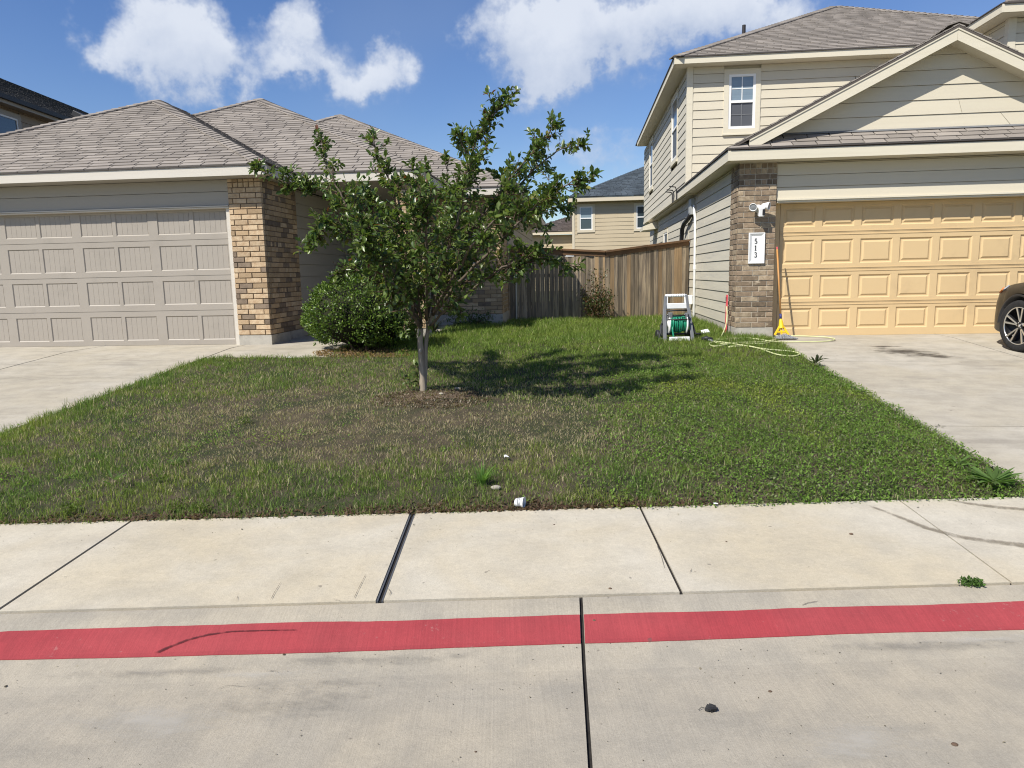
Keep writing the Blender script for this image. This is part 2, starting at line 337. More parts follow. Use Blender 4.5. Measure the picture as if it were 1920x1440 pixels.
def raw(name, V, F, M, parent=None, col=None, kind=None, smooth=False):
    """fast mesh from numpy arrays, triangles"""
    L = rootloc(parent)
    me = bpy.data.meshes.new(name); V = (np.asarray(V, np.float32) - np.array(L, np.float32)).astype(np.float32); F = np.asarray(F, np.int32)
    k = F.shape[1]
    me.vertices.add(len(V)); me.vertices.foreach_set('co', V.ravel()); me.loops.add(F.size); me.loops.foreach_set('vertex_index', F.ravel())
    me.polygons.add(len(F)); me.polygons.foreach_set('loop_start', np.arange(0, F.size, k, dtype=np.int32)); 
    if col is not None:
        a = me.color_attributes.new('Col', 'FLOAT_COLOR', 'POINT'); c4 = np.ones((len(V), 4), np.float32); c4[:, :3] = col; a.data.foreach_set('color', c4.ravel())
    if smooth: me.polygons.foreach_set('use_smooth', np.ones(len(F), bool))
    me.materials.append(M); me.update(calc_edges=True); me.validate()
    o = link(name, me, parent)
    if kind: o['kind'] = kind
    return o
def thing(name, label, cat, loc=(0, 0, 0), group=None, rz=0):
    o = bpy.data.objects.new(name, None); COL.objects.link(o); o.location = loc; o.rotation_euler = (0, 0, rz); o.empty_display_size = .2
    o['label'] = label; o['category'] = cat
    if group: o['group'] = group
    ROOT[o.name] = Vector(loc) if rz == 0 else Vector((0, 0, 0)); return o
def tag(o, label, cat, group=None):
    o['label'] = label; o['category'] = cat
    if group: o['group'] = group
    return o
def structure(name, mb, M, smooth=False):
    o = build(name, mb, M, smooth=smooth); o['kind'] = 'structure'; return o
def structroot(name):
    o = bpy.data.objects.new(name, None); COL.objects.link(o); o['kind'] = 'structure'; ROOT[o.name] = Vector((0, 0, 0)); return o

# ------------------------------------------------------------------ lie of the land
CT, ST = cos(TH), sin(TH)
VS0, VS1 = 3.20, 4.36          # sidewalk front and back, metres from the camera across the street
def uv2xy(u, v): return u*CT-v*ST, u*ST+v*CT
def xy2uv(x, y): return x*CT+y*ST, -x*ST+y*CT
def hgt(x, y):
    x = np.asarray(x, float); y = np.asarray(y, float); v = -x*ST+y*CT
    zs = np.clip(.60+(x+5)*(-.08/7.5), .52, .60)
    near = np.interp(v, [-2, 1.2, 2.5, 2.72, 2.92, 3.0, 3.12, 3.18, 3.2, 4.36], [.02, .0, -.022, -.024, .010, .045, .078, .088, .09, .125])
    far = .125+(zs-.125)*np.clip((v-4.36)/6.4, 0, 1)
    return np.where(v < 4.36, near, far)
def hg(x, y): return float(hgt(x, y))
def onG(x, y, up=0.):
    d = ray(x, y); lo = None
    for t in np.arange(1, 60, .05):
        p = np.array([0, 0, CZ])+d*t
        if p[2] < hgt(p[0], p[1])+up:
            a, b = t-.05, t
            for _ in range(18):
                mt = (a+b)/2; p = np.array([0, 0, CZ])+d*mt
                if p[2] < hgt(p[0], p[1])+up: b = mt
                else: a = mt
            return Vector(np.array([0, 0, CZ])+d*b)
    return Vector(np.array([0, 0, CZ])+d*60)
def hash2(ix, iy, s):
    h = (ix.astype(np.int64)*374761393 + iy.astype(np.int64)*668265263 + s*974634181) & 0xffffffff
    h = ((h ^ (h >> 13))*1274126177) & 0xffffffff
    return ((h ^ (h >> 16)) & 0xffff)/65535.
def vnoise(x, y, s=0):
    ix, iy = np.floor(x), np.floor(y); fx, fy = x-ix, y-iy; fx = fx*fx*(3-2*fx); fy = fy*fy*(3-2*fy)
    a, b, c, d = hash2(ix, iy, s), hash2(ix+1, iy, s), hash2(ix, iy+1, s), hash2(ix+1, iy+1, s)
    return (a*(1-fx)+b*fx)*(1-fy)+(c*(1-fx)+d*fx)*fy
def fbm(x, y, s=0, o=4):
    t = 0; a = .5; n = 0
    for i in range(o): t = t+a*vnoise(x*2**i, y*2**i, s+i); n += a; a *= .5
    return t/n
# ------------------------------------------------------------------ ground sheet, street, sidewalk, driveways
def build_ground():
    xs = sorted(set([-900, -400, -180, -90, -50, -30, -20] + [round(-14+.5*i, 2) for i in range(57)] + [20, 30, 50, 90, 180, 400, 900]))
    ys = sorted(set([-900, -300, -90, -30, -12] + [round(-6+.5*i, 2) for i in range(60)] + [26, 30, 36, 45, 60, 90, 160, 300, 600, 1200]))
    X, Y = np.meshgrid(xs, ys); Z = hgt(X, Y)-.07
    V = np.stack([X.ravel(), Y.ravel(), Z.ravel()], 1); n = len(xs); F = [(j*n+i, j*n+i+1, (j+1)*n+i+1, (j+1)*n+i) for j in range(len(ys)-1) for i in range(n-1)]
    mb = MB(); mb.v = [tuple(p) for p in V]; mb.f = F; structure('ground', mb, M_GROUND, True)
build_ground()
def sheet_uv(mb, u0, u1, vs, nu, dz=0., skirt=.08):
    """slab whose top follows the land; u0,u1 are functions of v"""
    rows = []
    for v in vs:
        a, b = u0(v), u1(v); r = []
        for i in range(nu+1):
            u = a+(b-a)*i/nu; x, y = uv2xy(u, v); r.append((x, y, hg(x, y)+dz))
        rows.append(r)
    return grid_slab(mb, rows, skirt)
def grid_slab(mb, rows, skirt):
    nr, nc = len(rows), len(rows[0]); o = len(mb.v); mb.v += [p for r in rows for p in r]
    for j in range(nr-1):
        for i in range(nc-1): mb.f.append((o+j*nc+i, o+j*nc+i+1, o+(j+1)*nc+i+1, o+(j+1)*nc+i))
    if skirt:
        loop = [i for i in range(nc)] + [j*nc+nc-1 for j in range(1, nr)] + [(nr-1)*nc+i for i in range(nc-2, -1, -1)] + [j*nc for j in range(nr-2, 0, -1)]
        b = len(mb.v); mb.v += [(mb.v[o+k][0], mb.v[o+k][1], mb.v[o+k][2]-skirt) for k in loop]; L = len(loop)
        for i in range(L): mb.f.append((o+loop[i], b+i, b+(i+1) % L, o+loop[(i+1) % L]))
    return mb
street = structroot('street')
vs_street = [-7, -4, -2, -.5, .6, 1.4, 2.0, 2.35, 2.5, 2.6, 2.68, 2.74, 2.8, 2.86, 2.91, 2.95, 2.99, 3.03, 3.07, 3.11, 3.14, 3.165, 3.182]
def jline(k): return lambda v: .30+.086*(v-2.5)+4.6*k
for k in range(-4, 4):
    a, b = jline(k), jline(k+1)
    build('street_slab', sheet_uv(MB(), lambda v: a(v)+.008, lambda v: b(v)-.008, vs_street, 24), M_STREET, street, smooth=False)
mb = MB()
for k in range(-4, 5):
    a = jline(k); sheet_uv(mb, lambda v: a(v)-.02, lambda v: a(v)+.02, vs_street, 1, -.012, 0)
sheet_uv(mb, lambda v: -19, lambda v: 19, [3.17, 3.215], 60, -.014, 0)
build('joint_filler', mb, M_JOINT, street)
walk = structroot('sidewalk')
wj = [(-9.2, -9.2, .006), (-7.4, -7.4, .006), (-5.75, -5.72, .006), (-4.1, -4.06, .006), (-2.385, -2.325, .009), (-.592, -.568, .019), (.84, .872, .008), (2.43, 2.53, .005), (4.1, 4.1, .006), (5.7, 5.7, .006), (7.4, 7.4, .006), (9.1, 9.1, .006)]
def wl(j): return lambda v: wj[j][0]+(wj[j][1]-wj[j][0])*(v-3.2)/1.16
for j in range(len(wj)-1):
    a, b, ga, gb = wl(j), wl(j+1), wj[j][2], wj[j+1][2]
    build('sidewalk_slab', sheet_uv(MB(), lambda v: a(v)+ga, lambda v: b(v)-gb, [3.207, 3.215, 3.4, 3.7, 4.0, 4.3, 4.36], 10), M_WALK, walk)
mb = MB()
for j in range(1, len(wj)-1):
    a = wl(j); sheet_uv(mb, lambda v: a(v)-.03, lambda v: a(v)+.03, [3.21, 3.6, 4.0, 4.36], 1, -.011, 0)
build('joint_filler', mb, M_JOINT, walk)
mb = MB(); a = wl(5)
for s in (-.012, .012): sheet_uv(mb, lambda v: a(v)+s-.004, lambda v: a(v)+s+.004, [3.21, 3.6, 4.0, 4.355], 1, -.004, .01)
build('joint_strip', mb, M_SCREEN, walk)

def slab_xy(x0, x1, y0, y1, nx=6, ny=8, dz=0., front=None, skirt=.1):
    """y0 may be None: the slab then starts at the back of the sidewalk"""
    rows = []
    for j in range(ny+1):
        r = []
        for i in range(nx+1):
            x = x0+(x1-x0)*i/nx; ya = ((VS1+.006+x*ST)/CT) if y0 is None else y0
            y = ya+(y1-ya)*j/ny; r.append((x, y, hg(x, y)+dz))
        rows.append(r)
    return grid_slab(MB(), rows, skirt)
J = .011
def driveway(name, cells):
    R = structroot(name)
    for x0, x1, y0, y1 in cells: build('driveway_slab', slab_xy(x0+J, x1-J, y0 if y0 is None else y0+J, y1-J), M_DRIVE, R)
    m = MB(); xs = [c[0] for c in cells]+[c[1] for c in cells]; y1 = max(c[3] for c in cells)
    m = slab_xy(min(xs), max(xs), None, y1, 12, 16, -.013, skirt=0)
    build('joint_filler', m, M_JOINT, R)
driveway('driveway', [(-7.6, -5.2, None, 5.9), (-10.4, -7.6, None, 5.9), (-7.6, -5.2, 5.9, 8.17), (-10.4, -7.6, 5.9, 8.17), (-7.6, -5.2, 8.17, 10.95), (-10.4, -7.6, 8.17, 10.95)])
driveway('driveway', [(2.95, 5.62, None, 6.39), (5.62, 8.4, None, 6.39), (2.95, 5.62, 6.39, 9.46), (5.62, 8.4, 6.39, 9.46), (2.95, 5.62, 9.46, 12.1), (5.62, 8.4, 9.46, 12.1)])
fw = structroot('front_walk')
build('walk_slab', slab_xy(-5.19, -3.43, 9.46, 11.36), M_DRIVE, fw)
mb = MB(); mb.box(-4.76, -2.5, 11.372, 14.5, .35, .612); build('porch_slab', mb, M_DRIVE, fw)

# painted kerb stripe, cut by the street joint
stripe = structroot('kerb_stripe')
def stripe_piece(u0, u1):
    n = int(abs(u1-u0)/.05); rows = [[] for _ in range(8)]
    for i in range(n+1):
        t = i/n
        for k in range(8):
            f = k/7
            u = u0+(u1-u0)*t; vb = 2.905+.012*(vnoise(np.array([u*1.3]), np.array([.5]), 3)[0]-.5)*2+.004*(vnoise(np.array([u*14.]), np.array([.5]), 9)[0]-.5)
            vt = 3.058+.010*(vnoise(np.array([u*2.1+7]), np.array([.5]), 5)[0]-.5)*2+.005*(vnoise(np.array([u*14.+3]), np.array([.5]), 8)[0]-.5)
            v = vb+(vt-vb)*f
            uu = u
            if (t == 0 or t == 1) and abs(u) < 5:
                uu = jline(0)(v)+(.0095 if t == 0 else -.0095)
            x, y = uv2xy(uu, v); rows[k].append((x, y, hg(x, y)+.004))
    return grid_slab(MB(), rows, .003)
build('painted_strip', stripe_piece(-9, jline(0)(2.98)-.012), M_RED, stripe)
build('painted_strip', stripe_piece(jline(0)(2.98)+.012, 9), M_RED, stripe)

# marks with soft edges lying on the slabs (alpha from a vertex value broken up by noise)
def mark_mat(name, col, scale=30., lo=.35, hi=.75, amt=.8, stretch=(1, 1, 1)):
    M = bpy.data.materials.new(name); M.use_nodes = True; T = NT(M.node_tree); B = T.n['Principled BSDF']
    B.inputs['Base Color'].default_value = (*col, 1); B.inputs['Roughness'].default_value = .9; B.inputs['Specular IOR Level'].default_value = .2
    a = T.node('ShaderNodeAttribute', attribute_name='Col').outputs['Fac']
    n = T.noise(T.mapping(T.node('ShaderNodeNewGeometry').outputs['Position'], stretch), scale, 4, .65)
    n2 = T.noise(T.mapping(T.node('ShaderNodeNewGeometry').outputs['Position'], stretch), scale*.35, 3, .6)
    n = T.math('ADD', T.math('MULTIPLY', n, .9), T.math('MULTIPLY', n2, 1.5))
    f = T.math('MULTIPLY', T.ramp(T.math('ADD', T.math('MULTIPLY', a, .75), T.math('SUBTRACT', n, 1.2)), lo, hi), amt)
    T.put(B.inputs['Alpha'], T.math('MULTIPLY', f, T.ramp(a, 0, .35)))
    return M
def ribbon_mark(name, pts, w, M, parent=None, dz=.006):
    pts = [Vector(p) for p in pts]; fine = []
    for i in range(len(pts)-1):
        for k in range(8): fine.append(pts[i].lerp(pts[i+1], k/8))
    fine.append(pts[-1]); V = []; C = []; n = len(fine)
    for i, p in enumerate(fine):
        t = (fine[min(i+1, n-1)]-fine[max(i-1, 0)]); s = Vector((-t.y, t.x, 0)).normalized()
        ww = w[0]+(w[1]-w[0])*i/(n-1) if isinstance(w, tuple) else w
        for k in (-1, -.4, .4, 1):
            q = p+s*ww*k*.5; V.append((q.x, q.y, hg(q.x, q.y)+dz)); e = min(1, i/4, (n-1-i)/4); C.append([(1-abs(k)*.9)*e if abs(k) == 1 else e]*3)
    F = [(i*4+k, i*4+k+1, (i+1)*4+k+1, (i+1)*4+k) for i in range(n-1) for k in range(3)]
    return raw(name, V, F, M, parent, np.array(C))
def blob_mark(name, c, rx, ry, M, parent=None, dz=.006, rot=0.):
    V = []; C = []; F = []; nr, na = 7, 28
    for i in range(nr+1):
        for k in range(na):
            a = 2*pi*k/na; r = i/nr; x = rx*r*cos(a); y = ry*r*sin(a)
            X = c[0]+x*cos(rot)-y*sin(rot); Y = c[1]+x*sin(rot)+y*cos(rot); V.append((X, Y, hg(X, Y)+dz)); C.append([1-r]*3)
    for i in range(nr):
        for k in range(na): F.append((i*na+k, i*na+(k+1) % na, (i+1)*na+(k+1) % na, (i+1)*na+k))
    return raw(name, V, F, M, parent, np.array(C))
MK_SCUFF = mark_mat('rubber_scuff_mark', (.05, .016, .018), 60, .15, .8, .7)
MK_MUD = mark_mat('mud_track_mark', (.21, .175, .125), 42, .25, .95, .6)
MK_OIL = mark_mat('oil_stain_mark', (.085, .07, .055), 9, .15, .75, .8, (1, 3.2, 1))
MK_WET = mark_mat('gutter_stain_mark', (.16, .155, .145), 14, .1, 1.0, .3, (1, 2.6, 1))
MK_DUST = mark_mat('pale_dust_mark', (.50, .475, .42), 7, .2, 1., .5, (1, 2.4, 1))
ribbon_mark('scuff_mark', [onG(x, y) for x, y in ((283, 1230), (318, 1216), (352, 1203), (390, 1193), (435, 1187), (500, 1185), (570, 1184))], (.017, .006), MK_SCUFF, stripe, .009)
ribbon_mark('tyre_track', [onG(x, y) for x, y in ((1600, 938), (1680, 968), (1740, 992), (1800, 1008), (1870, 1018), (1990, 1032))], (.03, .11), MK_MUD, walk)
ribbon_mark('tyre_track', [onG(x, y) for x, y in ((1760, 934), (1810, 944), (1870, 952), (2000, 962))], (.03, .09), MK_MUD, walk)
c = onG(1702, 660); blob_mark('oil_stain', c, .62, .42, MK_OIL, None, .007, -.28)['kind'] = 'structure'
c = onG(1745, 668); blob_mark('oil_stain', c, .5, .22, MK_OIL, None, .009, -.35)['kind'] = 'structure'
c = onG(1660, 650); blob_mark('oil_stain', c, .3, .12, MK_OIL, None, .008, -.1)['kind'] = 'structure'
for px, py, rx, ry in ((560, 1320, .42, .14), (700, 1238, .6, .05), (620, 1285, .5, .06), (1700, 1215, .8, .05), (300, 1262, .6, .04)):
    blob_mark('gutter_stain', onG(px, py), rx, ry, MK_WET, street, .005, TH)
for px, py, rx, ry in ((260, 1350, .5, .2), (500, 1265, .5, .04), (1850, 1200, .5, .04), (1600, 1400, .5, .18)):
    blob_mark('dust_stain', onG(px, py), rx, ry, MK_DUST, street, .0035, TH)

# ------------------------------------------------------------------ lawn
TX, TY = -1.642, 7.33                                # tree position
def in_lawn(x, y, out=0.):
    v = -x*ST+y*CT
    wob = .035*(fbm(x*2.2, y*2.2, 31)-.5)*2
    L = np.where(y < 9.45, -5.2-out+wob, np.where(y < 11.37, -3.43-out, np.where(y < 14.4, -2.49, -1.5)))
    R = np.where(y < 11.72, 2.95+out+wob, 2.49)
    return (v > VS1-out+wob*.8) & (x > L) & (x < R) & (y < 15.75+.33*(x+1.5))
def lawn_z(x, y):
    v = -x*ST+y*CT
    e = np.minimum(np.minimum(np.clip((v-VS1)/.35, 0, 1), np.clip((x+5.2)/.35, 0, 1)), np.clip((2.95-x)/.35, 0, 1))
    m = .075*np.exp(-(((x-TX-.12)/.62)**2+((y-TY+.32)/.5)**2))
    return hgt(x, y)-.012+.035*e+.035*(fbm(x*1.7, y*1.7, 4)-.5)*e+m
def lz(x, y): return float(lawn_z(np.array([x]), np.array([y]))[0])
def build_lawn():
    st = .06; xs = np.arange(-5.4, 3.12, st); ys = np.arange(3.9, 17.2, st)
    X, Y = np.meshgrid(xs, ys); ok = in_lawn(X, Y, .02); Z = lawn_z(X, Y)+.012*(fbm(X*9, Y*9, 6)-.5)
    idx = -np.ones(X.shape, int); cell = ok[:-1, :-1] & ok[1:, :-1] & ok[:-1, 1:] & ok[1:, 1:]
    use = np.zeros(X.shape, bool); use[:-1, :-1] |= cell; use[1:, :-1] |= cell; use[:-1, 1:] |= cell; use[1:, 1:] |= cell
    idx[use] = np.arange(use.sum()); V = np.stack([X[use], Y[use], Z[use]], 1)
    j, i = np.nonzero(cell); F = np.stack([idx[j, i], idx[j, i+1], idx[j+1, i+1], idx[j+1, i]], 1)
    o = raw('lawn', V, F, M_SOIL, smooth=True); o['kind'] = 'structure'
build_lawn()
def dryness(x, y):
    n = fbm(x*1.1, y*1.1, 21); n2 = fbm(x*3.4, y*3.4, 22, 3)
    d = 1.25*np.exp(-(((x+2.3)/1.9)**2+((y-6.3)/1.25)**2)**1.3) + .75*np.exp(-(((x+.5)/.9)**2+((y-6.1)/.7)**2)) + .45*np.exp(-(((x+2.6)/1.9)**2+((y-8.7)/.8)**2))+.35*np.exp(-(((x+.4)/1.0)**2+((y-7.4)/.6)**2))
    return np.clip(d*(.55+.9*n)+(n2-.5)*.7-.05, 0, 1)
def clover(x, y):
    n = fbm(x*1.3, y*1.3, 41); v = -x*ST+y*CT
    return np.clip(np.clip((x-.15+.9*(n-.5))/.9, 0, 1)*np.clip((9.9-y)/1.5, 0, 1)*(.45+n), 0, 1)
def bare(x, y):
    """1 where no grass grows: round the trunk, under the bush"""
    a = np.exp(-(((x-TX-.12)/.60)**2+((y-TY+.30)/.40)**2)**1.6)
    b = np.exp(-(((x+3.05)/.55)**2+((y-9.75)/.42)**2)**2)
    return np.clip(np.maximum(a, b)*(.35+1.15*fbm(x*5, y*5, 37, 3)), 0, 1)
def scatter(n, box):
    x = rng.uniform(box[0], box[1], n); y = rng.uniform(box[2], box[3], n); return x, y
def blades(x, y, h, w, lean, col, n_seg=True):
    n = len(x); z = lawn_z(x, y)-.004; a = rng.uniform(0, 2*pi, n); b = rng.uniform(0, 2*pi, n)
    dx, dy = np.cos(a)*w*.5, np.sin(a)*w*.5; lx, ly = np.cos(b)*lean*h, np.sin(b)*lean*h
    P = np.zeros((n, 5, 3)); hz = h*np.sqrt(np.clip(1-np.clip(lean, 0, .95)**2, .05, 1))
    P[:, 0] = np.stack([x-dx, y-dy, z], 1); P[:, 1] = np.stack([x+dx, y+dy, z], 1)
    P[:, 2] = np.stack([x+lx*.35-dx*.8, y+ly*.35-dy*.8, z+hz*.6], 1); P[:, 3] = np.stack([x+lx*.35+dx*.8, y+ly*.35+dy*.8, z+hz*.6], 1)
    P[:, 4] = np.stack([x+lx, y+ly, z+hz], 1)
    base = np.arange(n)[:, None]*5; F = np.concatenate([base+np.array([0, 1, 3]), base+np.array([0, 3, 2]), base+np.array([2, 3, 4])], 0)
    C = np.repeat(col[:, None, :], 5, 1)
    return P.reshape(-1, 3), F, C.reshape(-1, 3)
def merge(parts):
    V = []; F = []; C = []; o = 0
    for v, f, c in parts: V.append(v); F.append(f+o); C.append(c); o += len(v)
    return np.concatenate(V), np.concatenate(F), np.concatenate(C)
G_GREEN = np.array([.20, .268, .055]); G_DEEP = np.array([.118, .205, .046]); G_LIGHT = np.array([.30, .335, .075]); G_STRAW = np.array([.58, .50, .33]); G_BROWN = np.array([.34, .27, .18])
def grass_cols(x, y, k):
    n = len(x); r = rng.random(n); t = fbm(x*1.8, y*1.8, 51)[:, None]; lt = np.clip((fbm(x*2.6, y*2.6, 57)-.52)*5, 0, 1)[:, None]
    c = G_GREEN*(1-t)+G_DEEP*t; far = np.clip((y-8.2)/1.5, 0, 1)[:, None]
    c = c*(1-.55*lt)+G_LIGHT*.55*lt; c = c*(1-.45*far)+np.array([.20, .275, .055])*.45*far
    d = dryness(x, y); dead = r < (.12*(1-far[:, 0])+.03+.68*d*(1-.6*far[:, 0]))
    s = rng.random((n, 1)); dc = G_STRAW*s+G_BROWN*(1-s)
    c[dead] = dc[dead]
    return c*(.5+.95*rng.random((n, 1)))
def build_grass():
    parts = []
    for box, dens, wm in (((-5.4, 3.1, 3.9, 6.6), 7400, .0040), ((-5.4, 3.1, 6.6, 9.6), 4600, .0052), ((-3.5, 3.1, 9.6, 12.0), 4200, .0068), ((-2.6, 2.6, 12.0, 17.1), 2900, .0088)):
        n = int((box[1]-box[0])*(box[3]-box[2])*dens); x, y = scatter(n, box)
        d = dryness(x, y); cl = clover(x, y); keep = in_lawn(x, y, .035) & (rng.random(n) > bare(x, y)*1.05) & (rng.random(n) > cl*.55) & (rng.random(n) > .35*d)
        v = -x*ST+y*CT; keep &= (rng.random(n) > np.clip((VS1+.10-v)/.13, 0, .8)*np.clip(fbm(x*2.5, y*2.5, 33)*3-.9, 0, 1)); tuft = np.clip((fbm(x*8.5, y*8.5, 35, 2)-.36)*4.5, 0, 1); keep &= rng.random(n) < .52+.48*tuft
        x, y, d = x[keep], y[keep], d[keep]; n = len(x); tall = .5*fbm(x*1.5, y*1.5, 61)+.5*np.clip((fbm(x*8.5, y*8.5, 35, 2)-.3)*2.2, 0, 1)
        back = np.clip((y-9)/4, 0, 1); edge = np.clip((-4.75-x)/.3, 0, 1)*(y < 9.4)
        h = (.022+.050*tall+.065*back+.028*edge)*(1-.42*d)*rng.uniform(.55, 1.35, n)
        parts.append(blades(x, y, h, wm*rng.uniform(.6, 1.3, n), np.clip(rng.uniform(.1, .95, n)+.25*np.clip((y-8)/2, 0, 1)*rng.random(n), 0, .97), grass_cols(x, y, 0)))
    V, F, C = merge(parts); o = raw('grass', V, F, M_GRASS, None, C); o['kind'] = 'stuff'
    tag(o, 'mown patchy lawn grass, green to straw brown, between the two driveways', 'grass')
build_grass()
def leaf_discs(x, y, z, r, col, tilt=.6):
    """small broad leaves: bent diamonds"""
    n = len(x); a = rng.uniform(0, 2*pi, n); ca, sa = np.cos(a), np.sin(a); tx = rng.normal(0, tilt, n); ty = rng.normal(0, tilt*.6, n)
    loc = np.array([[-1., 0], [0, -.62], [1., 0], [0, .62]]); P = np.zeros((n, 4, 3))
    for k in range(4):
        lx, ly = loc[k][0]*r, loc[k][1]*r
        P[:, k, 0] = x+lx*ca-ly*sa; P[:, k, 1] = y+lx*sa+ly*ca; P[:, k, 2] = z+lx*tx+ly*ty+(abs(loc[k][1]) > 0)*r*.18
    b = np.arange(n)[:, None]*4; F = np.concatenate([b+np.array([0, 1, 2]), b+np.array([0, 2, 3])], 0)
    return P.reshape(-1, 3), F, np.repeat(col[:, None, :], 4, 1).reshape(-1, 3)
def build_clover():
    n = 240000; x, y = scatter(n, (-5.3, 3.05, 4.2, 10.4)); cl = clover(x, y)
    patch = np.clip((fbm(x*1.9+4, y*1.9, 71)-.60)*6, 0, 1)*(np.clip((6.3-y)/1., .12, 1)); w = np.maximum(cl, patch*.55)
    keep = in_lawn(x, y, .05) & (rng.random(n) < w*.95) & (bare(x, y) < .4); x, y = x[keep], y[keep]; n = len(x)
    z = lawn_z(x, y)+rng.uniform(.008, .05, n)*(.6+.6*fbm(x*2, y*2, 73)); r = rng.uniform(.006, .0125, n)
    yl = np.clip((fbm(x*1.6+9, y*1.6, 75)-.55)*3.4, 0, 1)[:, None]
    c = np.array([.16, .265, .05])*(1-yl)+np.array([.29, .345, .06])*yl; gr = (rng.random(n) < .12)[:, None]
    c = np.where(gr, np.array([.22, .25, .13]), c)*(.45+1.0*rng.random((n, 1)))
    V, F, C = leaf_discs(x, y, z, r, c, .55); o = raw('clover', V, F, M_GRASS, None, C); o['kind'] = 'stuff'
    tag(o, 'low bright green clover and broad weeds spreading over the right half of lawn', 'ground cover')
build_clover()
def build_litter():
    n = 4400; u = rng.uniform(-3.6, 3.2, n); v = VS1-.02+np.abs(rng.normal(0, .085, n)); x, y = u*CT-v*ST, u*ST+v*CT
    keep = rng.random(n) < np.clip(.15+1.3*np.exp(-((u-.1)/.9)**2)+.55*np.exp(-((u+2.3)/.8)**2)-.3*(u > 1.4), 0, 1); x, y = x[keep], y[keep]; n = len(x)
    z = np.maximum(lawn_z(x, y), hgt(x, y))+rng.uniform(.003, .014, n); s = rng.random((n, 1))
    c = np.array([.07, .038, .024])*(1-s)+np.array([.21, .145, .095])*s
    V, F, C = leaf_discs(x, y, z, rng.uniform(.006, .017, n), c, .5)
    m2 = 2600; a = rng.uniform(0, 2*pi, m2); r = np.sqrt(rng.random(m2)); x2 = TX+.12+.62*r*np.cos(a); y2 = TY-.30+.42*r*np.sin(a); z2 = lawn_z(x2, y2)+.006
    s2 = rng.random((m2, 1)); c2 = np.where(s2 > .86, np.array([.36, .31, .24]), np.array([.17, .125, .085])*(.5+s2))
    p2 = leaf_discs(x2, y2, z2, rng.uniform(.005, .015, m2), c2, .8)
    m3 = 2200; a = rng.uniform(0, 2*pi, m3); r = np.sqrt(rng.random(m3)); x3 = -3.0+.75*r*np.cos(a); y3 = 9.78+.42*r*np.sin(a); z3 = lawn_z(x3, y3)+.01
    s3 = rng.random((m3, 1)); c3 = np.array([.30, .20, .11])*(.4+.9*s3); p3 = leaf_discs(x3, y3, z3, rng.uniform(.006, .02, m3), c3, .8)
    V, F, C = merge([(V, F, C), p2, p3]); o = raw('leaf_litter', V, F, M_GRASS, None, C); o['kind'] = 'stuff'
    tag(o, 'dry brown leaf litter and wood chips along the walk and round the trunk', 'leaf litter')
build_litter()
def build_mound():
    n = 40; V = []; F = []
    for i in range(12):
        for k in range(n):
            a = 2*pi*k/n; r = (i/11)*(.95+.22*math.sin(3*a+1)+.14*math.sin(7*a)); x = TX+.12+.60*r*cos(a); y = TY-.30+.42*r*sin(a); V.append((x, y, lz(x, y)+.006-.02*(i/11)**2+.012*(vnoise(np.array([x*22.]), np.array([y*22.]), 2)[0]-.5)))
    for i in range(11):
        for k in range(n): F.append((i*n+k, i*n+(k+1) % n, (i+1)*n+(k+1) % n, (i+1)*n+k))
    o = raw('soil_mound', V, F, M_DIRT, smooth=True); o['kind'] = 'structure'
build_mound()

MK_HAIR = mark_mat('hairline_mark', (.10, .085, .07), 55, .2, .9, .75)
for i, pts in enumerate((((505, 1131), (515, 1112), (530, 1088)), ((443, 1137), (447, 1108)), ((660, 1132), (672, 1106), (690, 1070)), ((1248, 1075), (1240, 1045), (1228, 1015)), ((725, 1128), (733, 1112), (722, 1098)), ((400, 1298), (425, 1287), (470, 1290)), ((480, 1262), (540, 1258)), ((1500, 1138), (1515, 1132), (1540, 1128)), ((1290, 1085), (1300, 1060)))):
    ribbon_mark('hairline_crack' if i not in (5, 6) else 'scrape_mark', [onG(*q) for q in pts], .005, MK_HAIR, walk if i not in (5, 6) else street, .006)
def build_grit():
    n = 900; u = rng.uniform(-3.4, 3.4, n); v = np.concatenate([rng.uniform(1.9, 2.9, n//3), rng.uniform(2.6, 2.9, n//6), VS1-np.abs(rng.normal(0, .25, n-n//3-n//6))]); x, y = u*CT-v*ST, u*ST+v*CT
    ok = (v < 2.9) | (v > 3.22); x, y = x[ok], y[ok]; n = len(x)
    s = rng.random((n, 1)); c = np.where(s > .7, np.array([.34, .30, .24]), np.array([.10, .085, .065]))
    V, F, C = leaf_discs(x, y, hgt(x, y)+.003, rng.uniform(.0012, .0042, n)*(1+1.2*(rng.random(n) < .05)), c, .3); o = raw('grit', V, F, M_GRASS, None, C); o['kind'] = 'stuff'
    tag(o, 'scattered grit and leaf crumbs on the sidewalk and street', 'grit')
build_grit()
# ------------------------------------------------------------------ building kit
class Pl:
    """a wall plane: a to the right, b up, c out of the wall"""
    def __init__(s, O, R, U=(0, 0, 1)):
        s.O = Vector(O); s.R = Vector(R).normalized(); s.U = Vector(U).normalized(); s.N = s.R.cross(s.U).normalized()
    def p(s, a, b, c=0.): return s.O+s.R*a+s.U*b+s.N*c
FRONT = lambda Y, x=0, z=0: Pl((x, Y, z), (1, 0, 0))      # faces the street; a = world x, b = world z
WEST = lambda X, y=0, z=0: Pl((X, y, z), (0, -1, 0))      # faces -x; a = -world y
EAST = lambda X, y=0, z=0: Pl((X, y, z), (0, 1, 0))       # faces +x; a = world y
def pbox(mb, pl, a0, a1, b0, b1, c0, c1):
    return mb.prism([pl.p(a0, b0, c0), pl.p(a1, b0, c0), pl.p(a1, b1, c0), pl.p(a0, b1, c0)], pl.N*(c1-c0))
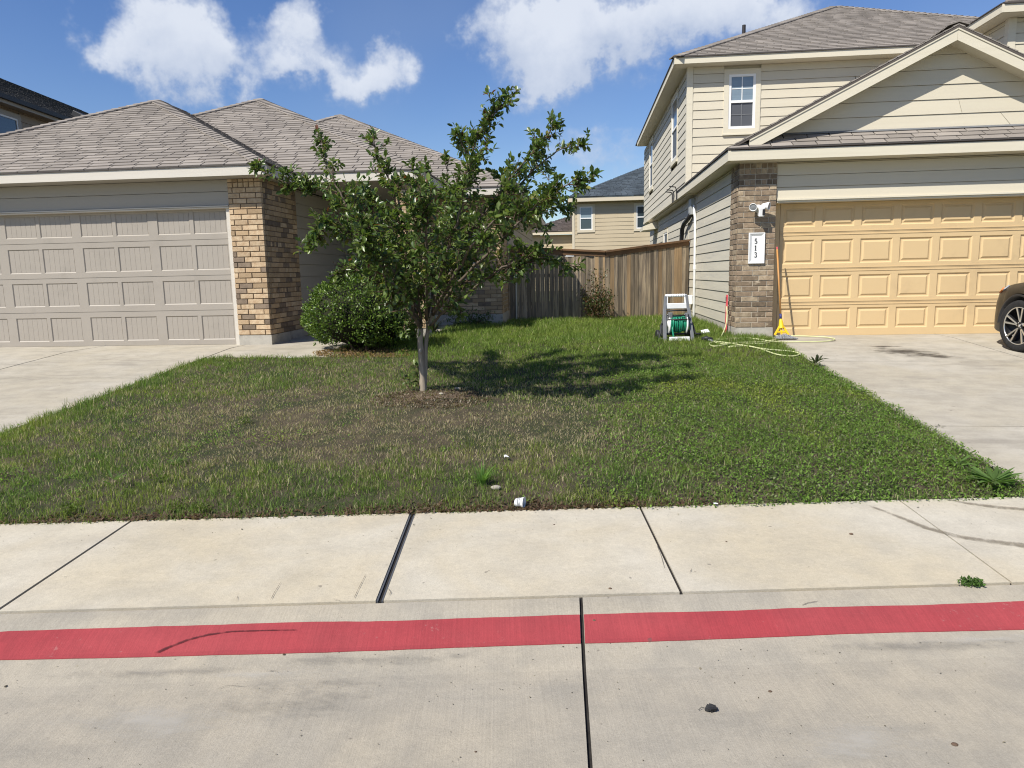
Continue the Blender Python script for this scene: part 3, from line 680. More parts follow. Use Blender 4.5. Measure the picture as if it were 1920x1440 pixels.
def planks(parent, pl, b0, b1, expo, M, lo, hi, name='siding_board', cuts=None, maxlen=99, gapc=0., t=.017):
    """lap siding, one object a board; lo/hi give the ends of the wall at a height"""
    b = b0; k = 0; r = random.Random(int(abs(b0*100+expo*1000)))
    while b < b1-.004:
        e = min(b+expo, b1); a0, a1, a2, a3 = lo(b), hi(b), hi(e), lo(e)
        if a1-a0 > .02:
            pieces = [(0., 1.)]; L = a1-a0
            if L > maxlen:
                n = int(L/maxlen)+1; c = sorted(r.uniform(.12, .88) for _ in range(n-1)); c = [0.]+c+[1.]; pieces = [(c[i]+(.0008 if i else 0), c[i+1]-(.0008 if i < n-1 else 0)) for i in range(n)]
            spans = [(a0+L*f, a0+L*g, a3+(a2-a3)*f, a3+(a2-a3)*g) for f, g in pieces]
            if cuts:
                out = []
                for s in spans:
                    segs = [s]
                    for ca0, ca1, cb0, cb1 in cuts:
                        if e > cb0+.03 and b < cb1-.03:
                            ns = []
                            for q in segs:
                                if q[0] < ca0 < q[1] or q[0] < ca1 < q[1]:
                                    if q[0] < ca0: ns.append((q[0], ca0, q[2], ca0))
                                    if q[1] > ca1: ns.append((ca1, q[1], ca1, q[3]))
                                elif ca0 <= q[0] and q[1] <= ca1: pass
                                else: ns.append(q)
                            segs = ns
                    out += segs
                spans = out
            for s0, s1, u0, u1 in spans:
                mb = MB(); top = e-.0055
                f = [pl.p(s0, b, t), pl.p(s1, b, t), pl.p(u1, top, .004), pl.p(u0, top, .004)]; g = [pl.p(s0, b, -.004), pl.p(s1, b, -.004), pl.p(u1, top, -.004), pl.p(u0, top, -.004)]
                mb.add(f+g, [(0, 1, 2, 3), (7, 6, 5, 4), (0, 4, 5, 1), (1, 5, 6, 2), (2, 6, 7, 3), (3, 7, 4, 0)])
                build(name, mb, M, parent)
        b += expo; k += 1
def clip_poly(poly, a, b, c):
    """keep a*x+b*y<=c"""
    out = []
    for i in range(len(poly)):
        p, q = poly[i], poly[(i+1) % len(poly)]; dp, dq = a*p[0]+b*p[1]-c, a*q[0]+b*q[1]-c
        if dp <= 0: out.append(p)
        if dp*dq < 0: t = dp/(dp-dq); out.append((p[0]+(q[0]-p[0])*t, p[1]+(q[1]-p[1])*t))
    return out
def convex_clip(rect, poly):
    n = len(poly); area = sum(poly[i][0]*poly[(i+1) % n][1]-poly[(i+1) % n][0]*poly[i][1] for i in range(n)); sg = 1 if area > 0 else -1
    for i in range(n):
        (x0, y0), (x1, y1) = poly[i], poly[(i+1) % n]; nx, ny = (y1-y0)*sg, -(x1-x0)*sg
        rect = clip_poly(rect, nx, ny, nx*x0+ny*y0)
        if len(rect) < 3: return []
    return rect
SHARED = {}
def shingles(roof, pl, poly, M, single=None, expo=.14, wid=.36, off=.26, name='shingle', seed=1, thick=.0145, offset0=0.):
    """shingles on a roof plane. poly in (a,b); b runs up the slope. `single` picks those that become objects of their own; the rest are one part"""
    r = random.Random(seed); rest = MB(); b0 = min(p[1] for p in poly); b1 = max(p[1] for p in poly); a0 = min(p[0] for p in poly)-1; a1 = max(p[0] for p in poly)+1
    row = 0; b = b0; made = 0
    while b < b1-.01:
        a = a0+((row*off+offset0) % wid)+r.uniform(-.012, .012)
        while a < a1:
            w = wid+r.uniform(-.03, .03); g = .0085; rect = [(a+g, b+.001), (a+w-g, b+.001), (a+w-g, b+expo+.012), (a+g, b+expo+.012)]
            full = all(inside(p, poly) for p in rect); q = rect if full else convex_clip(rect, poly)
            if len(q) >= 3 and parea(q) > .002:
                jit = r.uniform(0, .004); hs = [thick+jit-(p[1]-b)/expo*(thick-.002) for p in q]
                top = [pl.p(p[0], p[1], h) for p, h in zip(q, hs)]; bot = [pl.p(p[0], p[1], -.004) for p in q]; n = len(q)
                mb = MB(); mb.add(top+bot, [tuple(range(n))] + [(i, n+i, n+(i+1) % n, (i+1) % n) for i in range(n)])
                ca = sum(p[0] for p in q)/n
                if single and single(ca, b): build(name, mb, M, roof); made += 1
                else: rest.add(mb.v, mb.f)
            a += w
        b += expo; row += 1
    if rest.v: build(name+'_field', rest, M, roof, kind='stuff')
    return made
def inside(p, poly):
    n = len(poly); s = 0
    for i in range(n):
        (x0, y0), (x1, y1) = poly[i], poly[(i+1) % n]; c = (x1-x0)*(p[1]-y0)-(y1-y0)*(p[0]-x0)
        if abs(c) < 1e-9: continue
        if s == 0: s = 1 if c > 0 else -1
        elif (c > 0) != (s > 0): return False
    return True
def parea(q): return abs(sum(q[i][0]*q[(i+1) % len(q)][1]-q[(i+1) % len(q)][0]*q[i][1] for i in range(len(q))))/2
def roof_plane(pts):
    """plane of a roof face whose first edge is the eave (left to right seen from outside, below)"""
    p0, p1 = Vector(pts[0]), Vector(pts[1]); R = (p1-p0).normalized(); nrm = None
    for q in pts[2:]:
        U = Vector(q)-p0; U = U-R*U.dot(R)
        if U.length > .01: break
    pl = Pl(p0, R, U); return pl, [((Vector(p)-p0).dot(pl.R), (Vector(p)-p0).dot(pl.U)) for p in pts]
def caps(roof, p0, p1, M, w=.15, expo=.14, name='hip_cap', each=True):
    """folded cap shingles along a hip or ridge"""
    p0, p1 = Vector(p0), Vector(p1); d = (p1-p0); L = d.length; d.normalize(); s = d.cross(Vector((0, 0, 1))).normalized(); n = int(L/expo); up = s.cross(d).normalized(); allm = MB()
    for i in range(n):
        a = p0+d*(i*expo); b = a+d*(expo+.03); mb = MB(); drop = .26*w
        top = [a-s*w-up*(drop-.022), a+up*.028, a+s*w-up*(drop-.022), b+s*w-up*(drop-.008), b+up*.012, b-s*w-up*(drop-.008)]
        bot = [q-up*.018 for q in top]
        mb.add(top+bot, [(0, 1, 4, 5), (1, 2, 3, 4), (0, 6, 7, 1), (1, 7, 8, 2), (2, 8, 9, 3), (5, 11, 6, 0)])
        if each: build(name, mb, M, roof)
        else: allm.add(mb.v, mb.f)
    if not each: build(name, allm, M, roof)
BR = {}
def brick(parent, pl, a0, a1, b0, b1, M, c=0., depth=.07):
    """one brick as an object; equal sizes share their mesh"""
    L = rootloc(parent); w, h = round(a1-a0, 3), round(b1-b0, 3); key = (w, h, tuple(round(x, 2) for x in pl.N), M.name, depth)
    if key not in BR:
        mb = MB(); ch = .004; q = Pl((0, 0, 0), pl.R, pl.U); f = [q.p(ch, ch, 0), q.p(w-ch, ch, 0), q.p(w-ch, h-ch, 0), q.p(ch, h-ch, 0)]; g = [q.p(0, 0, -ch), q.p(w, 0, -ch), q.p(w, h, -ch), q.p(0, h, -ch)]; k = [q.p(0, 0, -depth), q.p(w, 0, -depth), q.p(w, h, -depth), q.p(0, h, -depth)]
        fs = [(0, 1, 2, 3)] + [(i, i+4, (i+1) % 4+4, (i+1) % 4) for i in range(4)] + [(i+4, i+8, (i+1) % 4+8, (i+1) % 4+4) for i in range(4)]
        me = bpy.data.meshes.new('brick'); me.from_pydata([tuple(v) for v in f+g+k], [], fs); me.materials.append(M); me.update(); BR[key] = me
    return link('brick', BR[key], parent, pl.p(a0, b0, c)-L)
def courses(parent, pl, a0, a1, b0, b1, pitch, patterns, pick, jit=.003, skip=None, mort=.012, depth=.07, limit=None, special=None):
    r = random.Random(int(b0*1000+abs(a0)*77)); k = 0; b = b0; n = 0; rest = {}
    while b+pitch*.6 < b1:
        top = min(b+pitch, b1); a = a0; pat = special(k, b) if special and special(k, b) else patterns[k % len(patterns)]; i = 0
        while a < a1-.012:
            w = pat[i] if i < len(pat) else pat[-1 - ((i-len(pat)) % 1)]
            e = min(a+w, a1)
            if a1-e < .03: e = a1
            if not (skip and skip(a, e, b, top)):
                M = pick(r, a, b); c = r.uniform(-jit, jit)
                if limit is None or limit(a, e, b): brick(parent, pl, round(a+mort/2, 4), round(e-mort/2, 4), b+mort/2, top-mort/2, M, c, depth); n += 1
                else: pbox(rest.setdefault(M.name, MB()), pl, a+mort/2, e-mort/2, b+mort/2, top-mort/2, c-depth, c)
            a = e; i += 1
        b += pitch; k += 1
    for mn, mb in rest.items(): build('brickwork', mb, MATS[mn], parent, kind='stuff')
    return n
def window(parent, pl, a0, a1, b0, b1, trim=.11, Mtrim=None, glass=(None, None), muntin=True, trim_t=.028, frame=.045, mid=.5, sill=False):
    """sash window: trim boards, vinyl frame, two panes, glazing bars"""
    mb = MB(); t = trim
    if t:
        pbox(mb, pl, a0-t, a1+t, b1, b1+t, -.01, trim_t); pbox(mb, pl, a0-t, a1+t, b0-t, b0, -.01, trim_t); pbox(mb, pl, a0-t, a0, b0, b1, -.01, trim_t-.001); pbox(mb, pl, a1, a1+t, b0, b1, -.01, trim_t-.001)
        if sill: pbox(mb, pl, a0-t-.015, a1+t+.015, b0-t-.028, b0-t-.001, -.01, trim_t+.022)
        build('window_trim', mb, Mtrim, parent)
    mb = MB(); f = frame; bm = b0+(b1-b0)*mid
    pbox(mb, pl, a0, a0+f, b0, b1, -.01, .018); pbox(mb, pl, a1-f, a1, b0, b1, -.01, .018); pbox(mb, pl, a0+f, a1-f, b1-f, b1, -.01, .0175); pbox(mb, pl, a0+f, a1-f, b0, b0+f, -.01, .0175); pbox(mb, pl, a0+f, a1-f, bm-f*.5, bm+f*.5, -.01, .022)
    w = build('window', mb, M_WHITE, parent)
    for k, (q0, q1) in enumerate(((bm+f*.5, b1-f), (b0+f, bm-f*.5))):
        build('pane', pbox(MB(), pl, a0+f-.002, a1-f+.002, q0-.002, q1+.002, -.012, -.002 if k == 0 else -.004), glass[k], w)
        if muntin:
            mb = MB(); am = (a0+a1)/2; qm = (q0+q1)/2; pbox(mb, pl, am-.008, am+.008, q0, q1, -.004, .004); pbox(mb, pl, a0+f, am-.009, qm-.008, qm+.008, -.004, .0035); pbox(mb, pl, am+.009, a1-f, qm-.008, qm+.008, -.004, .0035)
            build('glazing_bar', mb, M_WHITE if k == 0 else M_GREYP, w)
    return w
def eave_board(mb, p0, p1, h, t, out):
    """fascia: a board of height h standing on the line p0-p1, t thick towards `out`"""
    p0, p1, o = Vector(p0), Vector(p1), Vector(out); z = Vector((0, 0, h))
    return mb.prism([p0, p1, p1+z, p0+z], o*t)

# ------------------------------------------------------------------ left house: single storey, brick and taupe siding
def left_house():
    LX, LY, LZ = -4.9, 10.72, .60
    H = thing('brick_house', 'low single storey house with tan hip roofs, taupe garage door and tan brick corner', 'house', (LX, LY, LZ))
    E = 3.27; SOF = 3.12
    # brick corner
    pf = FRONT(10.72); ps = EAST(-4.77)
    pil = build('brick_pillar', MB().box(-5.290, -4.781, 10.732, 12.06, .745, 3.118), M_MORTAR_L, H)
    def pickf(r, a, b):
        q = r.random(); dark = .22 if b < 2.0 else .02
        return M_BRICK_LD if q < dark else (M_BRICK_LP if q < .80 else M_BRICK_L)
    def picks(r, a, b):
        q = r.random(); return M_BRICK_LD if q < .17 else (M_BRICK_L if q < .82 else M_BRICK_LP)
    hd = [.085]*7
    n = courses(pil, pf, -5.30, -4.77, .752, 3.115, .0797, [[.19, .25, .09], [.075, .215, .24]], pickf, special=lambda k, b: hd if b > 2.93 else None)
    n += courses(pil, ps, 10.797, 12.06, .752, 3.115, .0797, [[.16, .247], [.075, .247]], picks, special=lambda k, b: [.07]*20 if (k % 9 == 8 or b > 3.0) else None)
    build('brick_plinth', MB().box(-5.29, -4.765, 10.714, 12.05, .40, .747), M_FOUND, H)
    # garage front: header boards, door, trims
    planks(H, FRONT(10.76), 2.735, 3.115, .205, M_SIDE_L, lambda b: -10.6, lambda b: -5.305)
    mb = MB(); pbox(mb, FRONT(10.745), -10.5, -5.30, 2.712, 2.728, -.02, .03); pbox(mb, FRONT(10.745), -10.5, -5.302, 2.690, 2.708, -.10, .014); build('door_head_trim', mb, M_TRIM_L, H)
    build('door_jamb', pbox(MB(), FRONT(10.80), -5.365, -5.303, .60, 2.69, -.03, .04), M_TRIM_L, H)
    build('door_jamb', pbox(MB(), FRONT(10.80), -10.33, -10.26, .60, 2.69, -.03, .04), M_TRIM_L, H)
    D = build('garage_door', MB().box(-10.27, -5.36, 10.845, 10.875, .60, 2.70), M_DOOR_L, H)
    pd = FRONT(10.845); rows = [(.68, 1.06), (1.24, 1.61), (1.77, 2.15), (2.32, 2.665)]; seams = [.60, 1.145, 1.685, 2.235, 2.70]
    cols = []
    for k in range(4):
        o = -1.275*k; cols += [(-5.94+o, -5.41+o), (-6.53+o, -6.00+o)]
    cols = sorted(c for c in cols if c[0] > -10.3)
    for i, (b0, b1) in enumerate(rows):
        mb = MB(); s0, s1 = seams[i]+.003, seams[i+1]-.003
        pbox(mb, pd, -10.265, -5.365, s0, b0, 0, .016); pbox(mb, pd, -10.265, -5.365, b1, s1, 0, .016)
        ed = [-10.265]+[x for c in cols for x in c]+[-5.365]
        for j in range(0, len(ed), 2): pbox(mb, pd, ed[j], ed[j+1], b0+.0002, b1-.0002, 0, .0158)
        build('door_section', mb, M_DOOR_L, D)
        for (c0, c1) in cols:
            mb = MB(); sl = .014; F0 = .0155; q = [(c0, b0), (c1, b0), (c1, b1), (c0, b1)]; r = [(c0+sl, b0+sl*1.3), (c1-sl, b0+sl*1.3), (c1-sl, b1-sl), (c0+sl, b1-sl)]
            mb.add([pd.p(a, b, F0) for a, b in q]+[pd.p(a, b, .002) for a, b in r], [(k, (k+1) % 4, (k+1) % 4+4, k+4) for k in range(4)])
            w = (c1-c0-2*sl)/6
            for k in range(6): pbox(mb, pd, c0+sl+k*w+.0013, c0+sl+(k+1)*w-.0013, b0+sl*1.3, b1-sl, .0005, .0055)
            build('door_panel', mb, M_DOOR_L, D)
    build('door_seal', pbox(MB(), pd, -10.265, -5.36, .585, .603, -.02, .012), M_BLACK, D)
    # garage side wall beyond the brick, porch recess, front wall with window
    planks(H, EAST(-4.80), .62, 3.11, .205, M_SIDE_L, lambda b: 12.065, lambda b: 14.9)
    build('wall', MB().box(-10.4, -4.815, 10.90, 24.2, .35, 3.11), M_SIDE_L, H)
    build('wall', MB().box(-4.8, -1.56, 14.62, 24.2, .35, 3.11), M_SIDE_L, H)
    pw = FRONT(14.6); planks(H, pw, .62, 3.11, .205, M_SIDE_L, lambda b: -4.79, lambda b: -3.0)
    dr = build('front_door', pbox(MB(), FRONT(14.58), -4.52, -3.60, .62, 2.68, -.02, .03), M_DOORDARK, H)
    mb = MB(); pd2 = FRONT(14.55)
    for a0, a1 in ((-4.42, -4.10), (-4.02, -3.70)):
        for b0, b1 in ((.75, 1.25), (1.35, 2.05), (2.15, 2.55)): pbox(mb, pd2, a0, a1, b0, b1, -.005, .012)
    build('door_panel', mb, M_DOORDARK, dr)
    build('door_lock', MB().box(-4.50, -4.43, 14.50, 14.56, 1.60, 1.86), M_IRON, dr); build('door_knob', MB().sphere((-4.46, 14.49, 1.52), .035), M_IRON, dr, True)
    mb = MB(); pbox(mb, FRONT(14.57), -4.62, -4.53, .62, 2.76, 0, .05); pbox(mb, FRONT(14.57), -3.59, -3.50, .62, 2.76, 0, .05); build('door_frame', mb, M_TRIM_L, H)
    # porch column and front right wall, brick over a plinth
    col = build('porch_column', MB().box(-2.93, -2.53, 11.64, 12.03, .70, 3.12), M_MORTAR_L, H)
    pc = FRONT(11.63); pcs = EAST(-2.52); rr = lambda r, a, b: M_BRICK_L if r.random() < .75 else M_BRICK_LP
    courses(col, pc, -2.94, -2.52, .75, 3.11, .0797, [[.25, .17], [.17, .25]], rr, limit=lambda a, e, b: False)
    courses(col, pcs, 11.70, 12.03, .75, 3.11, .0797, [[.25, .09], [.09, .25]], rr, limit=lambda a, e, b: False)
    build('column_plinth', MB().box(-2.945, -2.515, 11.62, 12.04, .40, .745), M_FOUND, H)
    X0, X1 = -2.95, -1.555; fw_ = build('front_wall', MB().box(X0, X1-.006, 14.437, 14.62, .80, 3.11), M_MORTAR_L, H)
    win = (-2.62, -2.07, 1.50, 2.80)
    courses(fw_, FRONT(14.43), X0, X1, .82, 3.11, .0797, [[.16, .25], [.04, .25]], lambda r, a, b: M_BRICK_LD if r.random() < .2 else (M_BRICK_L if r.random() < .7 else M_BRICK_LP),
            skip=lambda a, e, b, t: e > win[0]-.03 and a < win[1]+.03 and t > win[2]-.02 and b < win[3]+.02, limit=lambda a, e, b: b < 1.75 and a > -2.15)
    courses(fw_, EAST(X1), 14.505, 15.75, .82, 3.11, .0797, [[.16, .25], [.04, .25]], rr, limit=lambda a, e, b: False)
    build('side_backing', MB().box(X1-.2, X1-.006, 14.5, 15.76, .8, 3.11), M_MORTAR_L, H)
    build('front_plinth', MB().box(X0, X1+.008, 14.42, 15.76, .35, .815), M_FOUND, H)
    window(H, FRONT(14.43), *win, trim=0, glass=(M_GLASS, M_GLASS), muntin=False)
    planks(H, EAST(X1), .62, 3.11, .205, M_SIDE_L, lambda b: 15.77, lambda b: 24.2)
    # roofs
    k = .5
    def z(t): return E+k*t
    G1, P1, P2, P3 = (-8.3, 14.19, z(3.77)), (-8.3, 15.26, z(3.77)), (-7.0, 16.03, z(4.54)), (-6.22, 19.15, z(5.1))
    R = build('roof', MB().add([(-12.07, 10.42, E-.012), (-4.53, 10.42, E-.012), (-8.3, 14.19, z(3.77)-.012), (-4.53, 11.49, E-.012), (-8.3, 15.26, z(3.77)-.012), (-12.07, 22, E-.012), (-8.3, 22, z(3.77)-.012)],
              [(0, 1, 2), (1, 3, 4, 2), (0, 2, 6, 5)]).add([(-4.53, 11.49, E-.012), (-2.46, 11.49, E-.012), (-7, 16.03, P2[2]-.012), (-8.02, 14.98, z(3.49)-.012), (-2.46, 14.05, E-.012), (-7, 18.59, P2[2]-.012), (-1.12, 14.05, E-.012), (-6.22, 19.15, P3[2]-.012), (-6.89, 18.48, z(4.43)-.012), (-1.12, 24.4, E-.012), (-6.22, 20, P3[2]-.012), (-12, 24.4, E-.012), (-11.54, 11.49, E-.012), (-11.5, 20, E-.012), (-7, 24, P2[2]-.012)],
              [(0, 1, 2, 3), (1, 4, 5, 2), (4, 6, 7, 8), (6, 9, 10, 7), (9, 11, 10), (12, 13, 14, 2), (2, 5, 14), (7, 10, 11, 13)]), M_SHINGLE_D, H)
    cnt = [0]
    def near(a_lo, a_hi, bmax): return lambda a, b: a_lo < a < a_hi and b < bmax
    pl, poly = roof_plane([(-12.07, 10.42, E), (-4.53, 10.42, E), G1]); n1 = shingles(R, pl, poly, M_SHINGLE, near(3.25, 9, 9), seed=3)
    pl, poly = roof_plane([(-4.53, 10.42, E), (-4.53, 11.49, E), P1, G1]); shingles(R, pl, poly, M_SHINGLE, None, seed=4)
    pl, poly = roof_plane([(-4.53, 11.49, E), (-2.46, 11.49, E), P2, (-8.02, 14.98, z(3.49))]); n2 = shingles(R, pl, poly, M_SHINGLE, lambda a, b: b < 1.35 and a > -1.5, seed=5)
    pl, poly = roof_plane([(-2.46, 11.49, E), (-2.46, 14.05, E), (-7, 18.59, P2[2]), P2]); shingles(R, pl, poly, M_SHINGLE, None, seed=6)
    pl, poly = roof_plane([(-2.46, 14.05, E), (-1.12, 14.05, E), P3, (-6.89, 18.48, z(4.43))]); shingles(R, pl, poly, M_SHINGLE, None, seed=7)
    pl, poly = roof_plane([(-1.12, 14.05, E), (-1.12, 24.4, E), (-6.22, 20, P3[2]), P3]); shingles(R, pl, poly, M_SHINGLE, None, seed=8)
    print('left bricks', n, 'left shingles', n1, n2)
    up = Vector((0, 0, .012))
    for a, b, each in (((-4.53, 10.42, E), G1, True), ((-12.07, 10.42, E), G1, False), ((-2.46, 11.49, E), P2, True), ((-8.02, 14.98, z(3.49)), P2, False), ((-1.12, 14.05, E), P3, False), ((-6.89, 18.48, z(4.43)), P3, False)):
        caps(R, Vector(a)+up, Vector(b)+up, M_SHINGLE, each=each)
    # fascias, drip edges, soffits
    def fas(p0, p1, out, M=M_TRIM_L):
        build('fascia', eave_board(MB(), p0, p1, E-SOF-.018, .025, out), M, H)
        a, b = Vector(p0)+Vector((0, 0, E-SOF-.016)), Vector(p1)+Vector((0, 0, E-SOF-.016)); o = Vector(out)
        build('drip_edge', MB().prism([a-o*.03, b-o*.03, b+o*.04, a+o*.04], Vector((0, 0, .012))), M_DRIP, H)
    fas((-12.07, 10.445, SOF), (-4.556, 10.445, SOF), (0, -1, 0)); fas((-4.555, 10.42, SOF), (-4.555, 11.49, SOF), (1, 0, 0)); fas((-4.528, 11.515, SOF), (-2.486, 11.515, SOF), (0, -1, 0))
    fas((-2.485, 11.49, SOF), (-2.485, 14.05, SOF), (1, 0, 0)); fas((-2.458, 14.075, SOF), (-1.146, 14.075, SOF), (0, -1, 0)); fas((-1.145, 14.05, SOF), (-1.145, 24.4, SOF), (1, 0, 0))
    mb = MB(); mb.box(-12.05, -4.56, 10.45, 11.6, SOF-.004, SOF+.006); mb.box(-4.559, -2.49, 11.52, 15, SOF-.005, SOF+.005); mb.box(-2.489, -1.15, 14.08, 24.3, SOF-.006, SOF+.004); mb.box(-4.78, -4.561, 11.61, 15, SOF-.003, SOF+.007); build('soffit', mb, M_SIDE_L, H)
    # white standing seal line at the foot of the door and small weeds stay with the ground
left_house()
# ------------------------------------------------------------------ right house: two storeys, cream lap siding, garage gable
def right_house():
    ZS = .52
    H = thing('gabled_house', 'two storey cream lap sided house with yellow garage door under a front gable', 'house', (2.8, 11.75, ZS))
    SOF = 3.23; E = 3.41
    X0 = 2.47
    pf = FRONT(11.75); pw = WEST(X0)
    pil = build('brick_pillar', MB().box(X0+.010, 3.042, 11.760, 12.34, .675, 3.228), M_MORTAR_R, H)
    pick = lambda r, a, b: M_BRICK_R2 if r.random() < .22 else M_BRICK_R
    n = courses(pil, pf, X0, 3.05, .683, 3.226, .0818, [[.25, .22, .11], [.085, .26, .235]], pick, special=lambda k, b: [.085]*8 if (2.86 < b < 2.93 or b > 3.0) else None)
    n += courses(pil, pw, -12.34, -11.825, .683, 3.226, .0818, [[.14, .12, .255], [.255, .14, .12]], pick, special=lambda k, b: [.085]*8 if (2.86 < b < 2.93 or b > 3.0) else None)
    # crown course standing proud under the soffit
    build('brick_plinth', MB().box(X0-.008, 3.055, 11.742, 12.345, .35, .678), M_FOUND, H)
    for b0, b1 in ((.47, .55),): pass
    # header over the garage, door and its jambs
    planks(H, FRONT(11.80), 2.67, 3.226, .178, M_SIDE_R, lambda b: 3.055, lambda b: 8.35)
    mb = MB(); pbox(mb, FRONT(11.79), 3.06, 8.3, 2.645, 2.667, -.03, .035); pbox(mb, FRONT(11.79), 3.062, 8.3, 2.615, 2.642, -.24, .012); build('door_head_trim', mb, M_TRIM_R, H)
    build('door_jamb', pbox(MB(), FRONT(11.98), 3.052, 3.165, ZS, 2.615, -.04, .012), M_DOOR_R, H); build('door_jamb', pbox(MB(), FRONT(11.98), 8.04, 8.15, ZS, 2.615, -.04, .012), M_DOOR_R, H)
    D = build('garage_door', MB().box(3.17, 8.035, 11.992, 12.02, ZS, 2.615), M_DOOR_R, H); pd = FRONT(11.992)
    rows = [(.635, .965), (1.12, 1.485), (1.665, 2.045), (2.245, 2.55)]; seams = [ZS, 1.045, 1.575, 2.145, 2.612]
    cols = [(3.225+.5935*k, 3.225+.5935*k+.487) for k in range(8)]
    for i, (b0, b1) in enumerate(rows):
        mb = MB(); s0, s1 = seams[i]+.002, seams[i+1]-.002; F = .02
        pbox(mb, pd, 3.172, 8.033, s0, b0, 0, F); pbox(mb, pd, 3.172, 8.033, b1, s1, 0, F)
        ed = [3.172]+[x for c in cols for x in c]+[8.033]
        for j in range(0, len(ed), 2): pbox(mb, pd, ed[j], ed[j+1], b0+.0002, b1-.0002, 0, F-.0002)
        for bb in ((s0+.018,) if i else ())+((s1-.03,) if i < 3 else ()): pbox(mb, pd, 3.173, 8.032, bb, bb+.012, F-.001, F+.007)
        build('door_section', mb, M_DOOR_R, D)
        for c0, c1 in cols:
            mb = MB(); rings = [(0, F-.0004), (.018, .003), (.034, .003), (.058, .017)]; P = []
            for ins, dep in rings: P += [pd.p(c0+ins, b0+ins, dep), pd.p(c1-ins, b0+ins, dep), pd.p(c1-ins, b1-ins, dep), pd.p(c0+ins, b1-ins, dep)]
            fs = [(r*4+k, r*4+(k+1) % 4, (r+1)*4+(k+1) % 4, (r+1)*4+k) for r in range(3) for k in range(4)]+[(12, 13, 14, 15)]
            build('door_panel', mb.add(P, fs), M_DOOR_R, D)
    build('door_seal', pbox(MB(), pd, 3.17, 8.035, .505, .524, -.02, .014), M_BLACK, D)
    build('wall', MB().box(8.15, 8.4, 11.80, 15.9, .3, 3.22), M_SIDE_R, H); build('wall', MB().box(2.55, 8.39, 12.2, 26, .3, 3.22), M_SIDE_R, H)
    # ground floor side wall
    pside = WEST(2.50)
    sw = (-21.9, -21.05, 1.3, 2.70)
    planks(H, pside, .70, 3.226, .1775, M_SIDE_RW, lambda b: -26.2, lambda b: -12.348, maxlen=4.2, cuts=[(sw[0]-.1, sw[1]+.1, sw[2]-.1, sw[3]+.1)])
    build('side_foundation', MB().box(2.496, 2.7, 12.346, 26.2, .2, .708), M_FOUND, H)
    window(H, pside, *sw, trim=.09, Mtrim=M_TRIM_R, glass=(M_SCREEN, M_SCREEN), muntin=False)
    build('corner_board', MB().box(2.478, 2.52, 16.98, 17.09, .72, 3.225), M_SIDE_RW, H)
    # first floor
    Y2, XW = 15.95, 2.27; ZT = 5.76; E2 = 5.90
    build('upper_wall', MB().box(XW+.05, 10.8, Y2+.05, 26, 3.2, ZT), M_SIDE_R, H)
    pu = FRONT(Y2)
    w1 = (3.10, 3.64, 4.50, 5.58)
    planks(H, pu, 3.30, ZT-.002, .178, M_SIDE_R, lambda b: XW+.105, lambda b: 10.8, maxlen=5.0, cuts=[(w1[0]-.1, w1[1]+.1, w1[2]-.1, w1[3]+.1)])
    window(H, pu, *w1, trim=.10, Mtrim=M_TRIM_R, glass=(M_GLASS_SKY, M_SCREEN), sill=True, frame=.05)
    pus = WEST(XW)
    sws = [(-18.42, -17.47, 4.22, 5.60), (-24.0, -23.05, 4.22, 5.60)]
    planks(H, pus, 3.30, ZT-.002, .1775, M_SIDE_RW, lambda b: -26.1, lambda b: -(Y2+.105), maxlen=4.2, cuts=[(s[0]-.11, s[1]+.11, s[2]-.11, s[3]+.11) for s in sws])
    for s in sws: window(H, pus, *s, trim=.10, Mtrim=M_TRIM_R, glass=(M_GLASS_BLUE, M_SCREEN), sill=True, muntin=False)
    mb = MB(); mb.box(XW-.022, XW+.10, Y2-.022, Y2, 3.30, ZT-.003); mb.box(XW-.022, XW, Y2+.0005, Y2+.10, 3.30, ZT-.003); build('corner_board', mb, M_TRIM_R, H)
    build('overhang_trim', MB().box(XW-.03, 2.6, 17.35, 26.1, 3.235, 3.305), M_TRIM_R, H)
    # main roof
    ap = (6.5, 20.2, E2+.5*4.55)
    R = build('main_roof', MB().add([(1.95, 15.65, E2-.012), (11.05, 15.65, E2-.012), (6.5, 20.2, ap[2]-.012), (1.95, 26, E2-.012), (6.5, 22, ap[2]-.012), (11.05, 26, E2-.012)], [(0, 1, 2), (3, 0, 2, 4), (1, 5, 4, 2), (5, 3, 4)]), M_SHINGLE_D, H)
    pl, poly = roof_plane([(1.95, 15.65, E2), (11.05, 15.65, E2), ap]); n2 = shingles(R, pl, poly, M_SHINGLE, lambda a, b: b < 1.28 and a < 5.2, seed=21)
    pl, poly = roof_plane([(1.95, 26, E2), (1.95, 15.65, E2), ap, (6.5, 22, ap[2])]); shingles(R, pl, poly, M_SHINGLE, None, seed=22, wid=.5)
    caps(R, (1.95, 15.65, E2+.012), (ap[0], ap[1], ap[2]+.012), M_SHINGLE); caps(R, (11.05, 15.65, E2+.012), (ap[0], ap[1], ap[2]+.012), M_SHINGLE, each=False)
    def fas(par, p0, p1, h, out, name='fascia', t=.025, drip=True):
        build(name, eave_board(MB(), p0, p1, h-.02, t, out), M_TRIM_R, par)
        if drip:
            a, b, o = Vector(p0)+Vector((0, 0, h-.018)), Vector(p1)+Vector((0, 0, h-.018)), Vector(out)
            build('drip_edge', MB().prism([a-o*.02, b-o*.02, b+o*(t+.022), a+o*(t+.022)], Vector((0, 0, .016))), M_DRIP, par)
    fas(H, (1.976, 15.675, ZT), (11.0, 15.675, ZT), E2-ZT, (0, -1, 0)); fas(H, (1.975, 15.65, ZT), (1.975, 25.3, ZT), E2-ZT, (-1, 0, 0))
